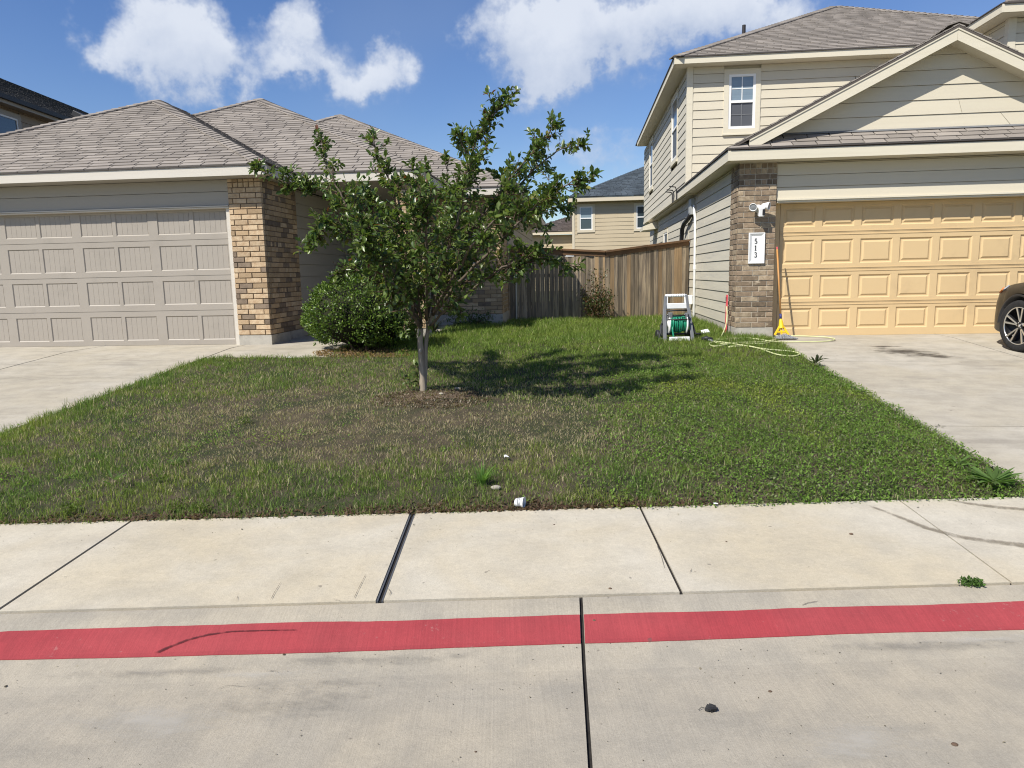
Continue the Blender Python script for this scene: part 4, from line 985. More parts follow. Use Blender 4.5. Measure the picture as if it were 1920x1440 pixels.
    build('soffit', MB().box(1.977, 11.0, 15.677, Y2+.1, ZT-.003, ZT+.01).box(1.976, XW+.1, Y2+.1005, 25.3, ZT-.004, ZT+.009), M_TRIM_R, H)
    vt = onY(1395, 47, 18.7); build('vent_pipe', MB().tube([(vt.x, 18.7, 6.7), tuple(vt)], .042, 10), M_GUTTER, H)
    # garage gable and pent roof
    YG = 11.85; XA = 5.46; k = .5; Lx, Rx = 2.25, 8.67
    pg = FRONT(YG); zb = 3.64
    planks(H, pg, zb, 4.86, .2125, M_SIDE_R, lambda b: XA-(4.87-b)/k, lambda b: XA+(4.87-b)/k, maxlen=3.4)
    build('gable_wall', MB().prism([(XA-2.5, YG+.045, 3.55), (XA+2.5, YG+.045, 3.55), (XA, YG+.045, 4.86)], (0, .06, 0)), M_SIDE_R, H)
    GR = build('garage_roof', MB(), M_SHINGLE_D, H)
    me = bpy.data.meshes.new('garage_roof'); LL = rootloc(H)
    m2 = MB(); zA = E+k*(XA-Lx)
    for sx in (-1, 1):
        xe = XA+sx*(XA-Lx)
        m2.prism([(xe, 11.535, E-.03), (XA, 11.535, zA-.03), (XA, 11.535, zA+.008), (xe, 11.535, E+.008)], (0, 4.45, 0))
    old = GR; nm = build('garage_roof_deck', m2, M_SHINGLE_D, H); GR.data = nm.data; bpy.data.objects.remove(nm)
    for sx, edge in ((-1, [(Lx, 15.98, E), (Lx, 11.53, E), (XA, 11.53, zA), (XA, 15.98, zA)]), (1, [(Rx, 11.53, E), (Rx, 15.98, E), (XA, 15.98, zA), (XA, 11.53, zA)])):
        pl, poly = roof_plane([(a, b, c+.01) for a, b, c in edge]); shingles(GR, pl, poly, M_SHINGLE, None, seed=25+sx, wid=.34)
    caps(GR, (XA, 11.53, zA+.03), (XA, 15.98, zA+.03), M_SHINGLE, each=False)
    # rake boards
    for sx in (-1, 1):
        xe = XA+sx*2.89; ze = zA-k*2.89
        build('rake_board', MB().prism([(xe, 11.55, ze-.03), (XA+sx*.0015, 11.55, zA-.03), (XA+sx*.0015, 11.55, zA-.20), (xe+(-sx)*0., 11.55, ze-.20)], (0, .025, 0)), M_TRIM_R, H)
        build('rake_trim', MB().prism([(xe, 11.538, ze-.055), (XA+sx*.002, 11.538, zA-.055), (XA+sx*.002, 11.538, zA-.03), (xe, 11.538, ze-.03)], (0, .0125, 0)), M_TRIM_R, H)
        build('rake_soffit', MB().prism([(xe, 11.576, ze-.17), (XA, 11.576, zA-.17), (XA, 11.576, zA-.155), (xe, 11.576, ze-.155)], (0, .27, 0)), M_TRIM_R, H)
    PR = build('pent_roof', MB().prism([(Lx, 11.49, E-.02), (Rx, 11.49, E-.02), (Rx-.4, YG, zb-.015), (Lx+.35, YG, zb-.015)], (0, .0, -.015)), M_SHINGLE_D, H)
    pl, poly = roof_plane([(Lx, 11.49, E-.004), (Rx, 11.49, E-.004), (Rx-.42, YG-.005, zb), (Lx+.38, YG-.005, zb)]); n3 = shingles(PR, pl, poly, M_SHINGLE, lambda a, b: a < 4.6, seed=31, wid=.34)
    build('flashing', MB().prism([(Lx+.42, YG-.05, zb-.008), (Rx-.42, YG-.05, zb-.008), (Rx-.42, YG-.013, zb+.02), (Lx+.42, YG-.013, zb+.02)], (0, 0, .006)), M_GREYP, H)
    fas(H, (Lx+.026, 11.515, SOF), (Rx-.03, 11.515, SOF), E-SOF, (0, -1, 0)); fas(H, (Lx+.025, 11.49, SOF), (Lx+.025, 17.35, SOF), E-SOF, (-1, 0, 0))
    build('soffit', MB().box(Lx+.026, Rx-.03, 11.517, 11.86, SOF-.002, SOF+.01).box(Lx+.0255, 2.56, 11.8605, 17.3, SOF-.003, SOF+.009), M_TRIM_R, H)
    # upper block over the garage, top right of the picture
    bx, by, ez = 7.06, 13.5, 5.90
    planks(H, WEST(7.36), 3.9, 5.75, .178, M_SIDE_R, lambda b: -15.9, lambda b: -13.9); planks(H, FRONT(13.8), 3.9, 5.75, .178, M_SIDE_R, lambda b: 7.46, lambda b: 10.8)
    build('upper_block_wall', MB().box(7.40, 10.8, 13.84, 16, 3.6, 5.752), M_SIDE_R, H)
    mb = MB(); mb.box(7.338, 7.46, 13.778, 13.8, 3.8, 5.752); mb.box(7.338, 7.36, 13.8005, 13.9, 3.8, 5.752); build('corner_board', mb, M_TRIM_R, H)
    fas(H, (bx+.026, by+.025, 5.76), (11.2, by+.025, 5.76), .15, (0, -1, 0)); fas(H, (bx+.025, by, 5.76), (bx+.025, 15.66, 5.76), .15, (-1, 0, 0))
    build('soffit', MB().box(bx+.026, 11.2, by+.027, 15.66, 5.755, 5.768), M_TRIM_R, H)
    br = build('upper_block_roof', MB().add([(bx, by, 5.915), (11.4, by, 5.915), (9.2, by+2.15, 6.98), (bx, 16.5, 5.915), (9.2, 19, 6.98), (11.4, 19, 5.915)], [(0, 1, 2), (3, 0, 2, 4), (1, 5, 4, 2)]), M_SHINGLE_D, H)
    pl, poly = roof_plane([(bx, by, 5.92), (11.4, by, 5.92), (9.2, by+2.15, 6.985)]); shingles(br, pl, poly, M_SHINGLE, None, seed=41)
    print('right bricks', n, 'right shingles', n2, n3)
    # services on the side wall stay with the house
    bxm = build('utility_box', MB().box(2.40, 2.487, 16.15, 16.50, 2.80, 3.14), M_GREYBOX, H, bevel=.006)
    build('white_pipe', MB().tube([(2.445, 16.0, 2.98), (2.445, 15.97, 2.86), (2.46, 15.94, 2.72), (2.46, 15.9, 2.3), (2.46, 15.86, .62), (2.458, 15.9, .58), (2.458, 16.55, .575)], .028, 10), M_WHITEP, H, True)
    build('pipe_coupling', MB().tube([(2.46, 15.93, 2.52), (2.46, 15.93, 2.45)], .032, 10), M_GREYP, H)
    build('pipe_coupling', MB().tube([(2.46, 15.88, 1.70), (2.46, 15.88, 1.62)], .033, 10), M_WHITEP, H)
    build('black_conduit', MB().tube([(2.44, 16.35, 2.83), (2.42, 16.7, 2.74), (2.40, 17.2, 2.66), (2.40, 17.45, 2.56), (2.41, 17.6, 2.36), (2.42, 17.75, 1.9), (2.43, 17.85, 1.5)], .05, 10), M_BLACK, H, True)
    for i, yy in enumerate((17.2, 17.7, 17.95)): build('flashing_shadow', MB().tube([(2.06, yy, 3.52-.02*i), (2.20, yy, 3.50-.02*i), (2.225, yy, 3.42), (2.23, yy, 3.22)], .014, 6), M_BLACK, H)  # thin black tubes shaped as the dark shadow lines of the flashing
    sp = build('spigot_box', MB().box(2.40, 2.487, 16.25, 16.47, .86, 1.06), M_PAPER, H, bevel=.01); build('spigot', MB().tube([(2.42, 16.36, .95), (2.33, 16.36, .94), (2.31, 16.36, .88)], .02, 8), M_STEEL, sp, True)
    build('side_awning', MB().prism([(2.49, 23.6, 2.95), (2.49, 23.6, 3.2), (2.02, 23.6, 3.02), (2.02, 23.6, 2.9)], (0, 1.2, 0)), M_TRIM_R, H)
right_house()

# ------------------------------------------------------------------ address plaque, floodlight
pp = FRONT(11.742)
PL = thing('address_plaque', 'white recessed house number plaque 513 set in the brick pillar', 'plaque', (2.76, 11.74, 1.92))
mb = MB(); a0, a1, b0, b1 = 2.64, 2.885, 1.69, 2.165; P = []
for ins, dep in ((0, -.004), (0, .022), (.014, .022), (.05, .002)): P += [pp.p(a0+ins, b0+ins, dep), pp.p(a1-ins, b0+ins, dep), pp.p(a1-ins, b1-ins, dep), pp.p(a0+ins, b1-ins, dep)]
build('plaque_frame', mb.add(P, [(r*4+k, r*4+(k+1) % 4, (r+1)*4+(k+1) % 4, (r+1)*4+k) for r in range(3) for k in range(4)]+[(12, 13, 14, 15)]), M_WHITEP, PL)
def stroke(mb, pl, pts, ws, c=.008):
    """a pen stroke of changing width on a wall plane"""
    n = len(pts); L = []; Rr = []
    for i in range(n):
        dx = pts[min(i+1, n-1)][0]-pts[max(i-1, 0)][0]; dy = pts[min(i+1, n-1)][1]-pts[max(i-1, 0)][1]; l = math.hypot(dx, dy) or 1
        w = (ws[i] if isinstance(ws, list) else ws)/2; L.append((pts[i][0]-dy/l*w, pts[i][1]+dx/l*w)); Rr.append((pts[i][0]+dy/l*w, pts[i][1]-dx/l*w))
    for i in range(n-1): mb.add([pl.p(*q, c) for q in (L[i], L[i+1], Rr[i+1], Rr[i])]+[pl.p(*q, .001) for q in (L[i], L[i+1], Rr[i+1], Rr[i])], [(3, 2, 1, 0), (0, 1, 5, 4), (1, 2, 6, 5), (2, 3, 7, 6), (3, 0, 4, 7)])
def digit(ch, cx, cy, h):
    mb = MB(); w = h*.5; f = lambda pts: [(cx+x*w, cy+y*h) for x, y in pts]; T, t = h*.155, h*.07
    if ch == '1': stroke(mb, pp, f([(0, .5), (0, -.46)]), T); stroke(mb, pp, f([(-.34, -.48), (.34, -.48)]), t); stroke(mb, pp, f([(-.36, .36), (-.1, .44), (0, .5)]), t)
    arc = lambda x0, y0, rx, ry, A, B, n=9: [(x0+rx*cos(A+(B-A)*i/n), y0+ry*sin(A+(B-A)*i/n)) for i in range(n+1)]
    if ch == '5': stroke(mb, pp, f([(-.28, .46), (.38, .47)]), T*.9); stroke(mb, pp, f([(-.26, .47), (-.36, .06)]), t); q = f(arc(-.02, -.19, .46, .29, 2.4, -2.6, 14)); stroke(mb, pp, q, [t, t, t*1.2, T*.9, T, T, T, T, T, T*.9, t*1.2, t, t, t, t])
    if ch == '3': q = f(arc(-.02, .25, .38, .24, 2.7, -1.5, 10)); stroke(mb, pp, q, [t, t, t, T*.8, T, T, T, T*.8, t, t, t]); q = f(arc(-.04, -.23, .46, .27, 1.6, -2.7, 12)); stroke(mb, pp, q, [t, t, t, T*.8, T, T, T, T, T*.8, t, t, t, t])
    return mb
for ch, cy in (('5', 2.035), ('1', 1.93), ('3', 1.825)): build('numeral', digit(ch, 2.750, cy, .076), M_NUM, PL, label='black numeral '+ch)
FL = thing('security_floodlight', 'white twin floodlight with camera mounted high on the brick pillar', 'security light', (2.76, 11.74, 2.52))
build('mount_plate', MB().lathe((2.77, 11.75, 2.53), (0, -1, 0), [(0, 0), (0, .062), (.045, .058), (.05, 0)], 20), M_WHITEP, FL, True)
build('camera_body', MB().obox((2.79, 11.63, 2.475), (.042, 0, 0), (0, .06, .012), (0, -.01, .07)), M_WHITEP, FL, bevel=.012)
build('camera_lens', MB().obox((2.818, 11.566, 2.462), (.021, 0, 0), (0, .006, .001), (0, -.005, .045)), M_BLACK, FL, bevel=.006)
build('bracket', MB().tube([(2.77, 11.70, 2.535), (2.78, 11.64, 2.54), (2.79, 11.63, 2.51)], .03, 10), M_WHITEP, FL, True)
for s, (px, pz), d in ((-1, (2.665, 2.545), Vector((-.35, -.85, -.35))), (1, (2.885, 2.555), Vector((.75, -.45, -.15)))):
    c = Vector((px, 11.60, pz)); hd = build('lamp_head', MB().lathe(c-d.normalized()*.04, d, [(-.06, 0), (-.055, .025), (0, .045), (.05, .062), (.06, .062), (.06, .054), (.05, .05)], 18), M_WHITEP, FL, True)
    build('lamp_glass', MB().lathe(c-d.normalized()*.04, d, [(.052, .052), (.056, .03), (.057, 0)], 18), M_LAMP, hd, True)
    build('arm', MB().tube([(2.77+s*.03, 11.70, 2.54), tuple(c-d.normalized()*.07)], .018, 8), M_WHITEP, FL, True)

# ------------------------------------------------------------------ houses further off
def far_left_house():
    a = Vector((-14, 17, 0)); d = Vector((-.112, .9937, 0)); n = Vector((d.y, -d.x, 0))       # n points towards the lawn
    H = thing('dark_roofed_house', 'two storey taupe house with charcoal roof rising behind the left roof', 'house', (-15, 18, .6))
    P = lambda s, o, z: tuple(a+d*s+n*o+Vector((0, 0, z)))
    pl = Pl(a-n*.32, d)       # wall plane facing +n
    w0, w1, b0, b1 = .12, 1.12, 4.45, 5.83
    build('wall', MB().prism([P(-8, -.345, .3), P(14, -.345, .3), P(14, -.345, 6.05), P(-8, -.345, 6.05)], -n*7), M_WALL_FL, H)
    planks(H, pl, 3.0, 6.05, .2, M_WALL_FL, lambda b: -8, lambda b: 14, cuts=[(w0-.1, w1+.1, b0-.1, b1+.1)])
    window(H, pl, w0, w1, b0, b1, trim=.12, Mtrim=M_SIDE_L, glass=(M_GLASS_BLUE, M_GLASS_BLUE), muntin=False, mid=.3)
    build('fascia', MB().prism([P(-8, 0, 6.02), P(14, 0, 6.02), P(14, 0, 6.14), P(-8, 0, 6.14)], -n*.03), M_SIDE_L, H)
    build('gutter', MB().prism([P(-8, .1, 6.1), P(14, .1, 6.1), P(14, .1, 6.21), P(-8, .1, 6.21)], -n*.095), M_GUTTER, H)
    build('soffit', MB().prism([P(-8, -.03, 6.03), P(14, -.03, 6.03), P(14, -.34, 6.03), P(-8, -.34, 6.03)], (0, 0, .02)), M_WALL_FL, H)
    R = build('roof', MB().prism([P(-8, .02, 6.19), P(14, .02, 6.19), P(10.3, -3.6, 8.06), P(-8, -3.6, 8.06)], (0, 0, -.03)).prism([P(-8, -3.6, 8.06), P(10.3, -3.6, 8.06), P(14, -7.3, 6.19), P(-8, -7.3, 6.19)], (0, 0, -.03)), M_SHING_GREY, H)
    plr, poly = roof_plane([P(-8, .02, 6.2), P(14, .02, 6.2), P(10.3, -3.6, 8.07), P(-8, -3.6, 8.07)]); shingles(R, plr, poly, M_SHING_GREY, None, seed=51)
    build('vent_pipe', MB().tube([P(1.42, -2.35, 7.3), P(1.42, -2.35, 8.05)], .045, 8), M_STEEL, H)
    for s in (.35, 4.9):
        q = plr.p(8+s, .85, .0); build('roof_vent', MB().obox(Vector(q)+plr.N*.09, plr.R*.24, plr.U*.20, plr.N*.09), M_IRON, H, bevel=.02)
far_left_house()
def back_house():
    k = 36/33.; Y = 36.; T = lambda x, z: (x*k, 1.6+(z-1.6)*k)
    H = thing('tan_house', 'tan two storey house with slate blue roof seen beyond the fence', 'house', (1.5, Y, .5))
    ex, ez0 = T(-.49, 4.71); _, ez1 = T(0, 4.90); wx, _ = T(-.30, 0)
    pl = FRONT(Y); wins = [(*T(.02, 0)[:1], T(.59, 0)[0], T(0, 3.50)[1], T(0, 4.52)[1]), (T(2.53, 0)[0], T(3.12, 0)[0], T(0, 3.50)[1], T(0, 4.50)[1])]
    build('wall', MB().box(wx+.01, 9, Y+.012, Y+10, .2, ez0+.05), M_SIDE_B, H)
    planks(H, pl, .8, ez0, .19, M_SIDE_B, lambda b: wx, lambda b: 9, cuts=[(w[0]-.12, w[1]+.12, w[2]-.12, w[3]+.12) for w in wins])
    for w in wins: window(H, pl, *w, trim=.12, Mtrim=M_TRIM_B, glass=(M_GLASS_SKY if w[0] < 1 else M_GLASS, M_GLASS), muntin=False, frame=.05)
    build('corner_board', MB().box(wx-.02, wx+.1, Y-.03, Y-.005, .5, ez0), M_TRIM_B, H)
    build('fascia', MB().box(ex, 9.4, Y-.42, Y-.39, ez0, ez1).box(ex, ex+.03, Y-.389, Y+10, ez0, ez1), M_TRIM_B, H); build('soffit', MB().box(ex+.031, 9.3, Y-.388, Y+.1, ez0+.005, ez0+.02), M_TRIM_B, H)
    e = ez1+.02; R = build('roof', MB().add([(ex-.05, Y-.45, e-.02), (11, Y-.45, e-.02), (6, Y+5.8, e+3.0), (ex-.05, Y+11, e-.02), (6, Y+6, e+3.0)], [(0, 1, 2), (3, 0, 2, 4)]), M_SHING_BLUE, H)
    pl2, poly = roof_plane([(ex-.05, Y-.45, e), (11, Y-.45, e), (6, Y+5.8, e+3.02)]); shingles(R, pl2, poly, M_SHING_BLUE, None, seed=61, wid=.3, off=.11, thick=.02)
back_house()
def brown_roof_house():
    Y = 46.
    p = onY(1018, 441, Y); q = onY(1072, 405, Y)
    H = thing('brown_roofed_house', 'distant cream house with brown roof, left of the tan house', 'house', (p.x, Y, .5))
    x0 = p.x-1.5; zt = p.z
    planks(H, FRONT(Y), .5, zt, .2, M_SIDE_B, lambda b: x0+.3, lambda b: 9.)
    build('wall', MB().box(x0+.31, 9, Y+.02, Y+9, .2, zt), M_SIDE_B, H); build('fascia', MB().box(x0, 9.2, Y-.4, Y-.36, zt, zt+.18), M_TRIM_B, H)
    R = build('roof', MB().add([(x0, Y-.42, zt+.17), (9.2, Y-.42, zt+.17), (5.2, Y+5.6, zt+3.2), (x0, Y+9, zt+.17), (5.2, Y+6, zt+3.2)], [(0, 1, 2), (3, 0, 2, 4)]), M_SHING_BROWN, H)
    pl2, poly = roof_plane([(x0, Y-.42, zt+.19), (9.2, Y-.42, zt+.19), (5.2, Y+5.6, zt+3.22)]); shingles(R, pl2, poly, M_SHING_BROWN, None, seed=71, wid=.35, thick=.02)
brown_roof_house()

# ------------------------------------------------------------------ fence
def fence():
    A, B, Cc = Vector((-1.52, 15.62, 0)), Vector((.55, 16.0, 0)), Vector((2.46, 16.82, 0))
    F = thing('board_fence', 'weathered cedar privacy fence closing the gap between the houses', 'fence', (.55, 16, .55))
    def run(p, q, z0, z1, tone, parent):
        d = (q-p); L = d.length; d.normalize(); nrm = Vector((d.y, -d.x, 0)); x = 0.; r = random.Random(int(L*1000)); i = 0
        pl = Pl(p, d)
        while x < L-.03:
            w = min(.098+r.uniform(-.012, .012), L-x); t = (x+w/2)/L; zt = z0+(z1-z0)*t+r.uniform(-.012, .008); zb = hg(p.x+d.x*x, p.y+d.y*x)+.02+r.uniform(0, .02); c = r.uniform(0, .014)
            mb = pbox(MB(), pl, x+.002, x+w-.0035, zb, zt, c, c+.017); build('fence_board', mb, M_CEDAR_O if r.random() < tone else M_CEDAR, parent); x += w; i += 1
        for zz in (.95, 1.55, 2.0):
            build('rail', pbox(MB(), pl, 0, L, zz-.03, zz+.05, -.042, -.003), M_CEDAR, parent)
        return pl, L
    G = build('gate', pbox(MB(), Pl(A, (B-A)), .0, .09, .5, 2.14, -.1, -.01), M_CEDAR, F)
    pl, L = run(A, B, 2.16, 2.03, .05, F); bpy.data.objects.remove(G)
    def cap(pl, a0, a1, z0, z1, M=M_CAP):
        mb = MB(); P = [pl.p(a0, z0, -.055), pl.p(a0, z0, .075), pl.p(a1, z1, .075), pl.p(a1, z1, -.055)]; build('cap_rail', mb.prism(P, (0, 0, .04)), M, F)
        mb = MB(); P = [pl.p(a0, z0-.09, .018), pl.p(a1, z1-.09, .018), pl.p(a1, z1-.001, .018), pl.p(a0, z0-.001, .018)]; build('trim_rail', mb.prism(P, pl.N*.02), M, F)
    cap(pl, .02, L*.55, 2.16, 2.088); cap(pl, L*.553, L-.003, 2.088, 2.03)
    # gate hardware
    pole = build('gate_pole', MB().tube([pl.p(.14, .45, .05), pl.p(.14, 2.32, .05)], .022, 8), M_STEEL, F)
    for a, z_, w in ((.14, 1.58, .13), (1.83, .80, .17), (1.80, 1.98, .17)):
        mb = MB(); q = Pl(pl.p(a, z_, .024), pl.R); poly = [q.p(-w, 0), q.p(-w*.45, -.02), q.p(-w*.2, -.05), q.p(0, -.055), q.p(w*.2, -.05), q.p(w*.45, -.02), q.p(w, 0), q.p(w*.45, .02), q.p(w*.2, .05), q.p(0, .055), q.p(-w*.2, .05), q.p(-w*.45, .02)]
        build('strap_hinge' if w > .15 else 'gate_latch', mb.prism(poly, q.N*.012), M_IRON, F)
    sg = build('sign_plate', pbox(MB(), pl, 1.23, 1.42, 1.955, 2.02, .026, .031), M_PAPER, F)
    mb = MB(); rr = random.Random(4); x = 1.26
    for w in (.018, .012, .02, .014, .018, .01): pbox(mb, pl, x, x+w, 1.985, 2.005, .031, .0325); x += w+.006
    build('print', mb, M_NUM, sg)
    pl, L = run(B, Cc, 2.03, 2.26, .28, F); cap(pl, .003, L*.48, 2.03, 2.14); cap(pl, L*.482, L, 2.141, 2.26)
    build('fence_post', MB().box(2.36, 2.455, 16.9, 16.99, .4, 2.2), M_CEDAR, F)
fence()
# ------------------------------------------------------------------ crape myrtle
def leaf_mesh(pos, dirs, nrm, ln, wd, col):
    """folded pointed leaves, 6 points each: base, two sides, two shoulders, tip"""
    n = len(pos); d = dirs/np.linalg.norm(dirs, axis=1, keepdims=True); s = np.cross(d, nrm); s /= np.linalg.norm(s, axis=1, keepdims=True)+1e-9; u = np.cross(s, d)
    ln = ln[:, None]; wd = wd[:, None]; P = np.zeros((n, 7, 3)); droop = rng.uniform(-.25, .12, (n, 1))
    P[:, 0] = pos; P[:, 1] = pos+d*ln*.32+s*wd*.42+u*wd*.18; P[:, 2] = pos+d*ln*.68+s*wd*.44+u*(wd*.20+droop*ln*.35); P[:, 3] = pos+d*ln+u*droop*ln
    P[:, 4] = pos+d*ln*.68-s*wd*.44+u*(wd*.20+droop*ln*.35); P[:, 5] = pos+d*ln*.32-s*wd*.42+u*wd*.18; P[:, 6] = pos+d*ln*.5+u*droop*ln*.2
    b = np.arange(n)[:, None]*7; F = np.concatenate([b+np.array(t) for t in ((0, 1, 6), (1, 2, 6), (2, 3, 6), (3, 4, 6), (4, 5, 6), (5, 0, 6))], 0)
    return P.reshape(-1, 3), F, np.repeat(col[:, None, :], 7, 1).reshape(-1, 3)
def unit(v): return v/ (np.linalg.norm(v)+1e-9)
def smooth_path(P, n=6):
    P = [np.array(p, float) for p in P]; Q = [P[0]*2-P[1]]+P+[P[-1]*2-P[-2]]; out = []
    for i in range(1, len(Q)-2):
        for k in range(n):
            t = k/n; a, b, c, d = Q[i-1], Q[i], Q[i+1], Q[i+2]
            out.append(.5*((2*b)+(-a+c)*t+(2*a-5*b+4*c-d)*t*t+(-a+3*b-3*c+d)*t**3))
    out.append(P[-1]); return out
def crape_myrtle():
    R = thing('crape_myrtle', 'young crape myrtle tree with slim twin trunk in the middle of the lawn', 'tree', (TX, TY, .34))
    def px(x, y, o=0.): return np.array(onY(x, y, TY+o))
    r = np.random.default_rng(3)
    tr = MB()
    t1 = smooth_path([px(795, 752), px(794, 735), px(792, 700, .0), px(790, 665, -.01), px(788, 640, -.01), px(789, 615, -.02)], 4)
    tr.tube(t1, list(np.linspace(.044, .026, len(t1))), 10)
    t1b = smooth_path([px(795, 722, .0), px(797, 690, .015), px(798, 655, .02), px(802, 620, .035), px(811, 587, .05)], 4); tr.tube(t1b, list(np.linspace(.029, .018, len(t1b))), 9)
    tr.tube([px(795, 756), px(795, 745), px(795, 733)], [.068, .051, .041], 10)
    tr.sphere(px(788, 659, -.045), .022, 8, 6); tr.tube([px(790, 660), px(787, 660, -.06)], [.025, .018], 7)
    build('trunk', tr, M_BARK, R, True)
    # limbs: pixel path at the tree's own distance, with the depth each point is off it
    L = [([(789, 617, -.02), (768, 560, -.1), (738, 505, -.2), (692, 440, -.3), (650, 385, -.35), (616, 315, -.3), (604, 268, -.25)], .024),
         ([(789, 617, -.02), (762, 565, -.3), (715, 500, -.55), (660, 440, -.7), (612, 425, -.8), (585, 470, -.85)], .021),
         ([(790, 612, 0), (760, 545, .1), (715, 450, .2), (670, 380, .25), (600, 352, .25), (540, 345, .2), (488, 318, .15)], .024),
         ([(790, 612, 0), (782, 540, -.05), (768, 450, -.1), (745, 370, -.12), (715, 305, -.1), (695, 262, -.1)], .023),
         ([(812, 586, .05), (826, 500, .1), (848, 410, .15), (872, 325, .15), (900, 245, .12), (930, 208, .1), (967, 172, .1)], .026),
         ([(812, 586, .05), (842, 520, 0), (880, 440, -.1), (930, 370, -.15), (985, 300, -.2), (1040, 236, -.2)], .024),
         ([(812, 586, .05), (850, 520, .3), (905, 440, .5), (970, 352, .6), (1035, 290, .6), (1092, 272, .6)], .024),
         ([(812, 588, .05), (860, 530, -.25), (925, 465, -.5), (990, 400, -.6), (1045, 356, -.6), (1104, 340, -.55)], .022),
         ([(806, 612, .04), (850, 568, -.3), (905, 528, -.5), (962, 492, -.6), (1015, 482, -.6), (1058, 492, -.6)], .016),
         ([(812, 586, .05), (850, 500, .5), (890, 430, .85), (960, 400, 1.0), (1030, 388, 1.0), (1064, 392, 1.0)], .020),
         ([(789, 615, 0), (775, 540, .45), (750, 460, .85), (720, 400, 1.05), (690, 360, 1.1)], .02),
         ([(800, 600, 0), (800, 520, -.5), (800, 450, -.9), (790, 390, -1.1), (785, 330, -1.1)], .02),
         ([(800, 600, 0), (815, 520, .6), (830, 430, 1.0), (840, 360, 1.1), (835, 300, 1.1)], .02),
         ([(812, 590, 0), (850, 520, -.55), (895, 450, -.95), (935, 400, -1.1), (960, 350, -1.1)], .019),
         ([(789, 617, 0), (755, 560, -.45), (715, 500, -.9), (690, 460, -1.05), (680, 420, -1.1)], .018),
         ([(789, 617, 0), (750, 570, .3), (700, 530, .5), (660, 500, .6), (640, 520, .6)], .015),
         ([(800, 600, 0), (790, 520, .2), (785, 430, .3), (790, 350, .3), (770, 310, .3)], .019),
         ([(812, 586, 0), (835, 480, -.3), (865, 390, -.4), (880, 310, -.4), (860, 255, -.4)], .02),
         ([(812, 586, 0), (870, 500, .2), (930, 430, .3), (975, 395, .3), (1010, 420, .3)], .017)]
    tips = []; twig = MB(); lead = []
    for pts, rad in L:
        P = smooth_path([px(*q) for q in pts], 6); n = len(P); rr = [rad*.72*(1-i/(n-1))**.8+.003 for i in range(n)]
        for i in range(2, n-2): P[i] = P[i]+r.normal(0, .006, 3)
        build('branch', MB().tube(P, rr, 7), M_BRANCH, R, True)
        for i in range(n): tips.append((P[i], unit(P[min(i+1, n-1)]-P[max(i-1, 0)]), i/(n-1), rr[i]))
        lead.append(P)
    pos = []; dr = []; sprays = []
    def spray(P, keep=1., s=1.):
        """opposite leaves along a twig"""
        n = len(P)
        for i in range(n):
            t = i/(n-1); d = unit(P[min(i+1, n-1)]-P[max(i-1, 0)])
            side = unit(np.cross(d, r.normal(0, 1, 3)))
            for sg in (-1, 1):
                if r.random() < keep: pos.append(P[i]+r.normal(0, .006, 3)); dr.append(unit(side*sg*.9+d*.55+np.array([0, 0, r.uniform(-.45, .35)])))
        pos.append(P[-1]); dr.append(d)
    def twig_from(p, d, length, depth=0):
        k = max(4, int(length/.040)); Q = [p]; dd = d.copy(); bend = r.normal(0, .10, 3)
        for i in range(k): dd = unit(dd+bend*.35+np.array([0, 0, .03])+r.normal(0, .07, 3)); Q.append(Q[-1]+dd*length/k)
        twig.tube(Q, list(np.linspace(.0052, .0018, len(Q))), 4, False); spray(Q[1:], .78)
        if depth < 1:
            for _ in range(r.integers(1, 3)):
                i = r.integers(1, len(Q)-1); e = unit(dd*.7+r.normal(0, .7, 3)+np.array([0, 0, .2])); twig_from(Q[i], e, length*r.uniform(.4, .75), depth+1)
    cen = px(835, 430)
    for (p, d, t, rad) in tips:
        inner = -2.3 < p[0] < -1.15 and p[2] > 1.22
        if t < (.13 if inner else .36): continue
        k = r.random()
        m = 6 if t < .75 else 3
        for _ in range(m):
            if r.random() < (.40 if p[2] > 1.5 else (.30 if inner else .10)):
                out = unit(p-cen+np.array([0, 0, .1])); e = unit(d*.6+out*.35+r.normal(0, .75, 3)+np.array([0, 0, .12])); twig_from(p, e, r.uniform(.12, .34)*(1.12-.66*t))
    for P in lead: spray(P[int(len(P)*.72):], .9)
    # bare seed heads at the tips and suckers round the foot
    seed = MB()
    for P in lead[:9]:
        for _ in range(7):
            q = P[-1]+r.normal(0, .022, 3)+np.array([0, 0, .02]); seed.sphere(q, .006, 5, 4); seed.tube([P[-1], q], .0015, 3, False)
    q0 = px(640, 500, -.6)
    for _ in range(26): q = q0+r.normal(0, .035, 3); seed.sphere(q, .006, 5, 4); seed.tube([q0, q], .0015, 3, False)
    build('seed_heads', seed, M_TWIG, R, kind='stuff')
    tn = len(pos)
    for _ in range(8):
        a = r.uniform(0, 2*pi); p = np.array([TX-.06+.09*cos(a), TY+.07*sin(a), lz(TX-.06, TY)]); twig_from(p, unit(np.array([cos(a)*.35-.25, sin(a)*.3, 1.])), r.uniform(.14, .34), 1)
    build('twigs', twig, M_TWIG, R, True, kind='stuff')
    pos_, dr_ = np.array(pos), np.array(dr); n = len(pos_); nr = r.normal(0, .55, (n, 3))+np.array([0, 0, 1.]); ln = r.uniform(.030, .084, n); wd = ln*r.uniform(.44, .58, n)
    q = r.random((n, 1)); c = (np.array([.048, .096, .022])*(1-q)+np.array([.155, .205, .05])*q)*r.uniform(.7, 1.25, (n, 1)); yl = (r.random(n) < .03)[:, None]; c = np.where(yl, np.array([.20, .20, .05]), c); rd = (r.random(n) < .006)[:, None]; c = np.where(rd, np.array([.14, .05, .02]), c)
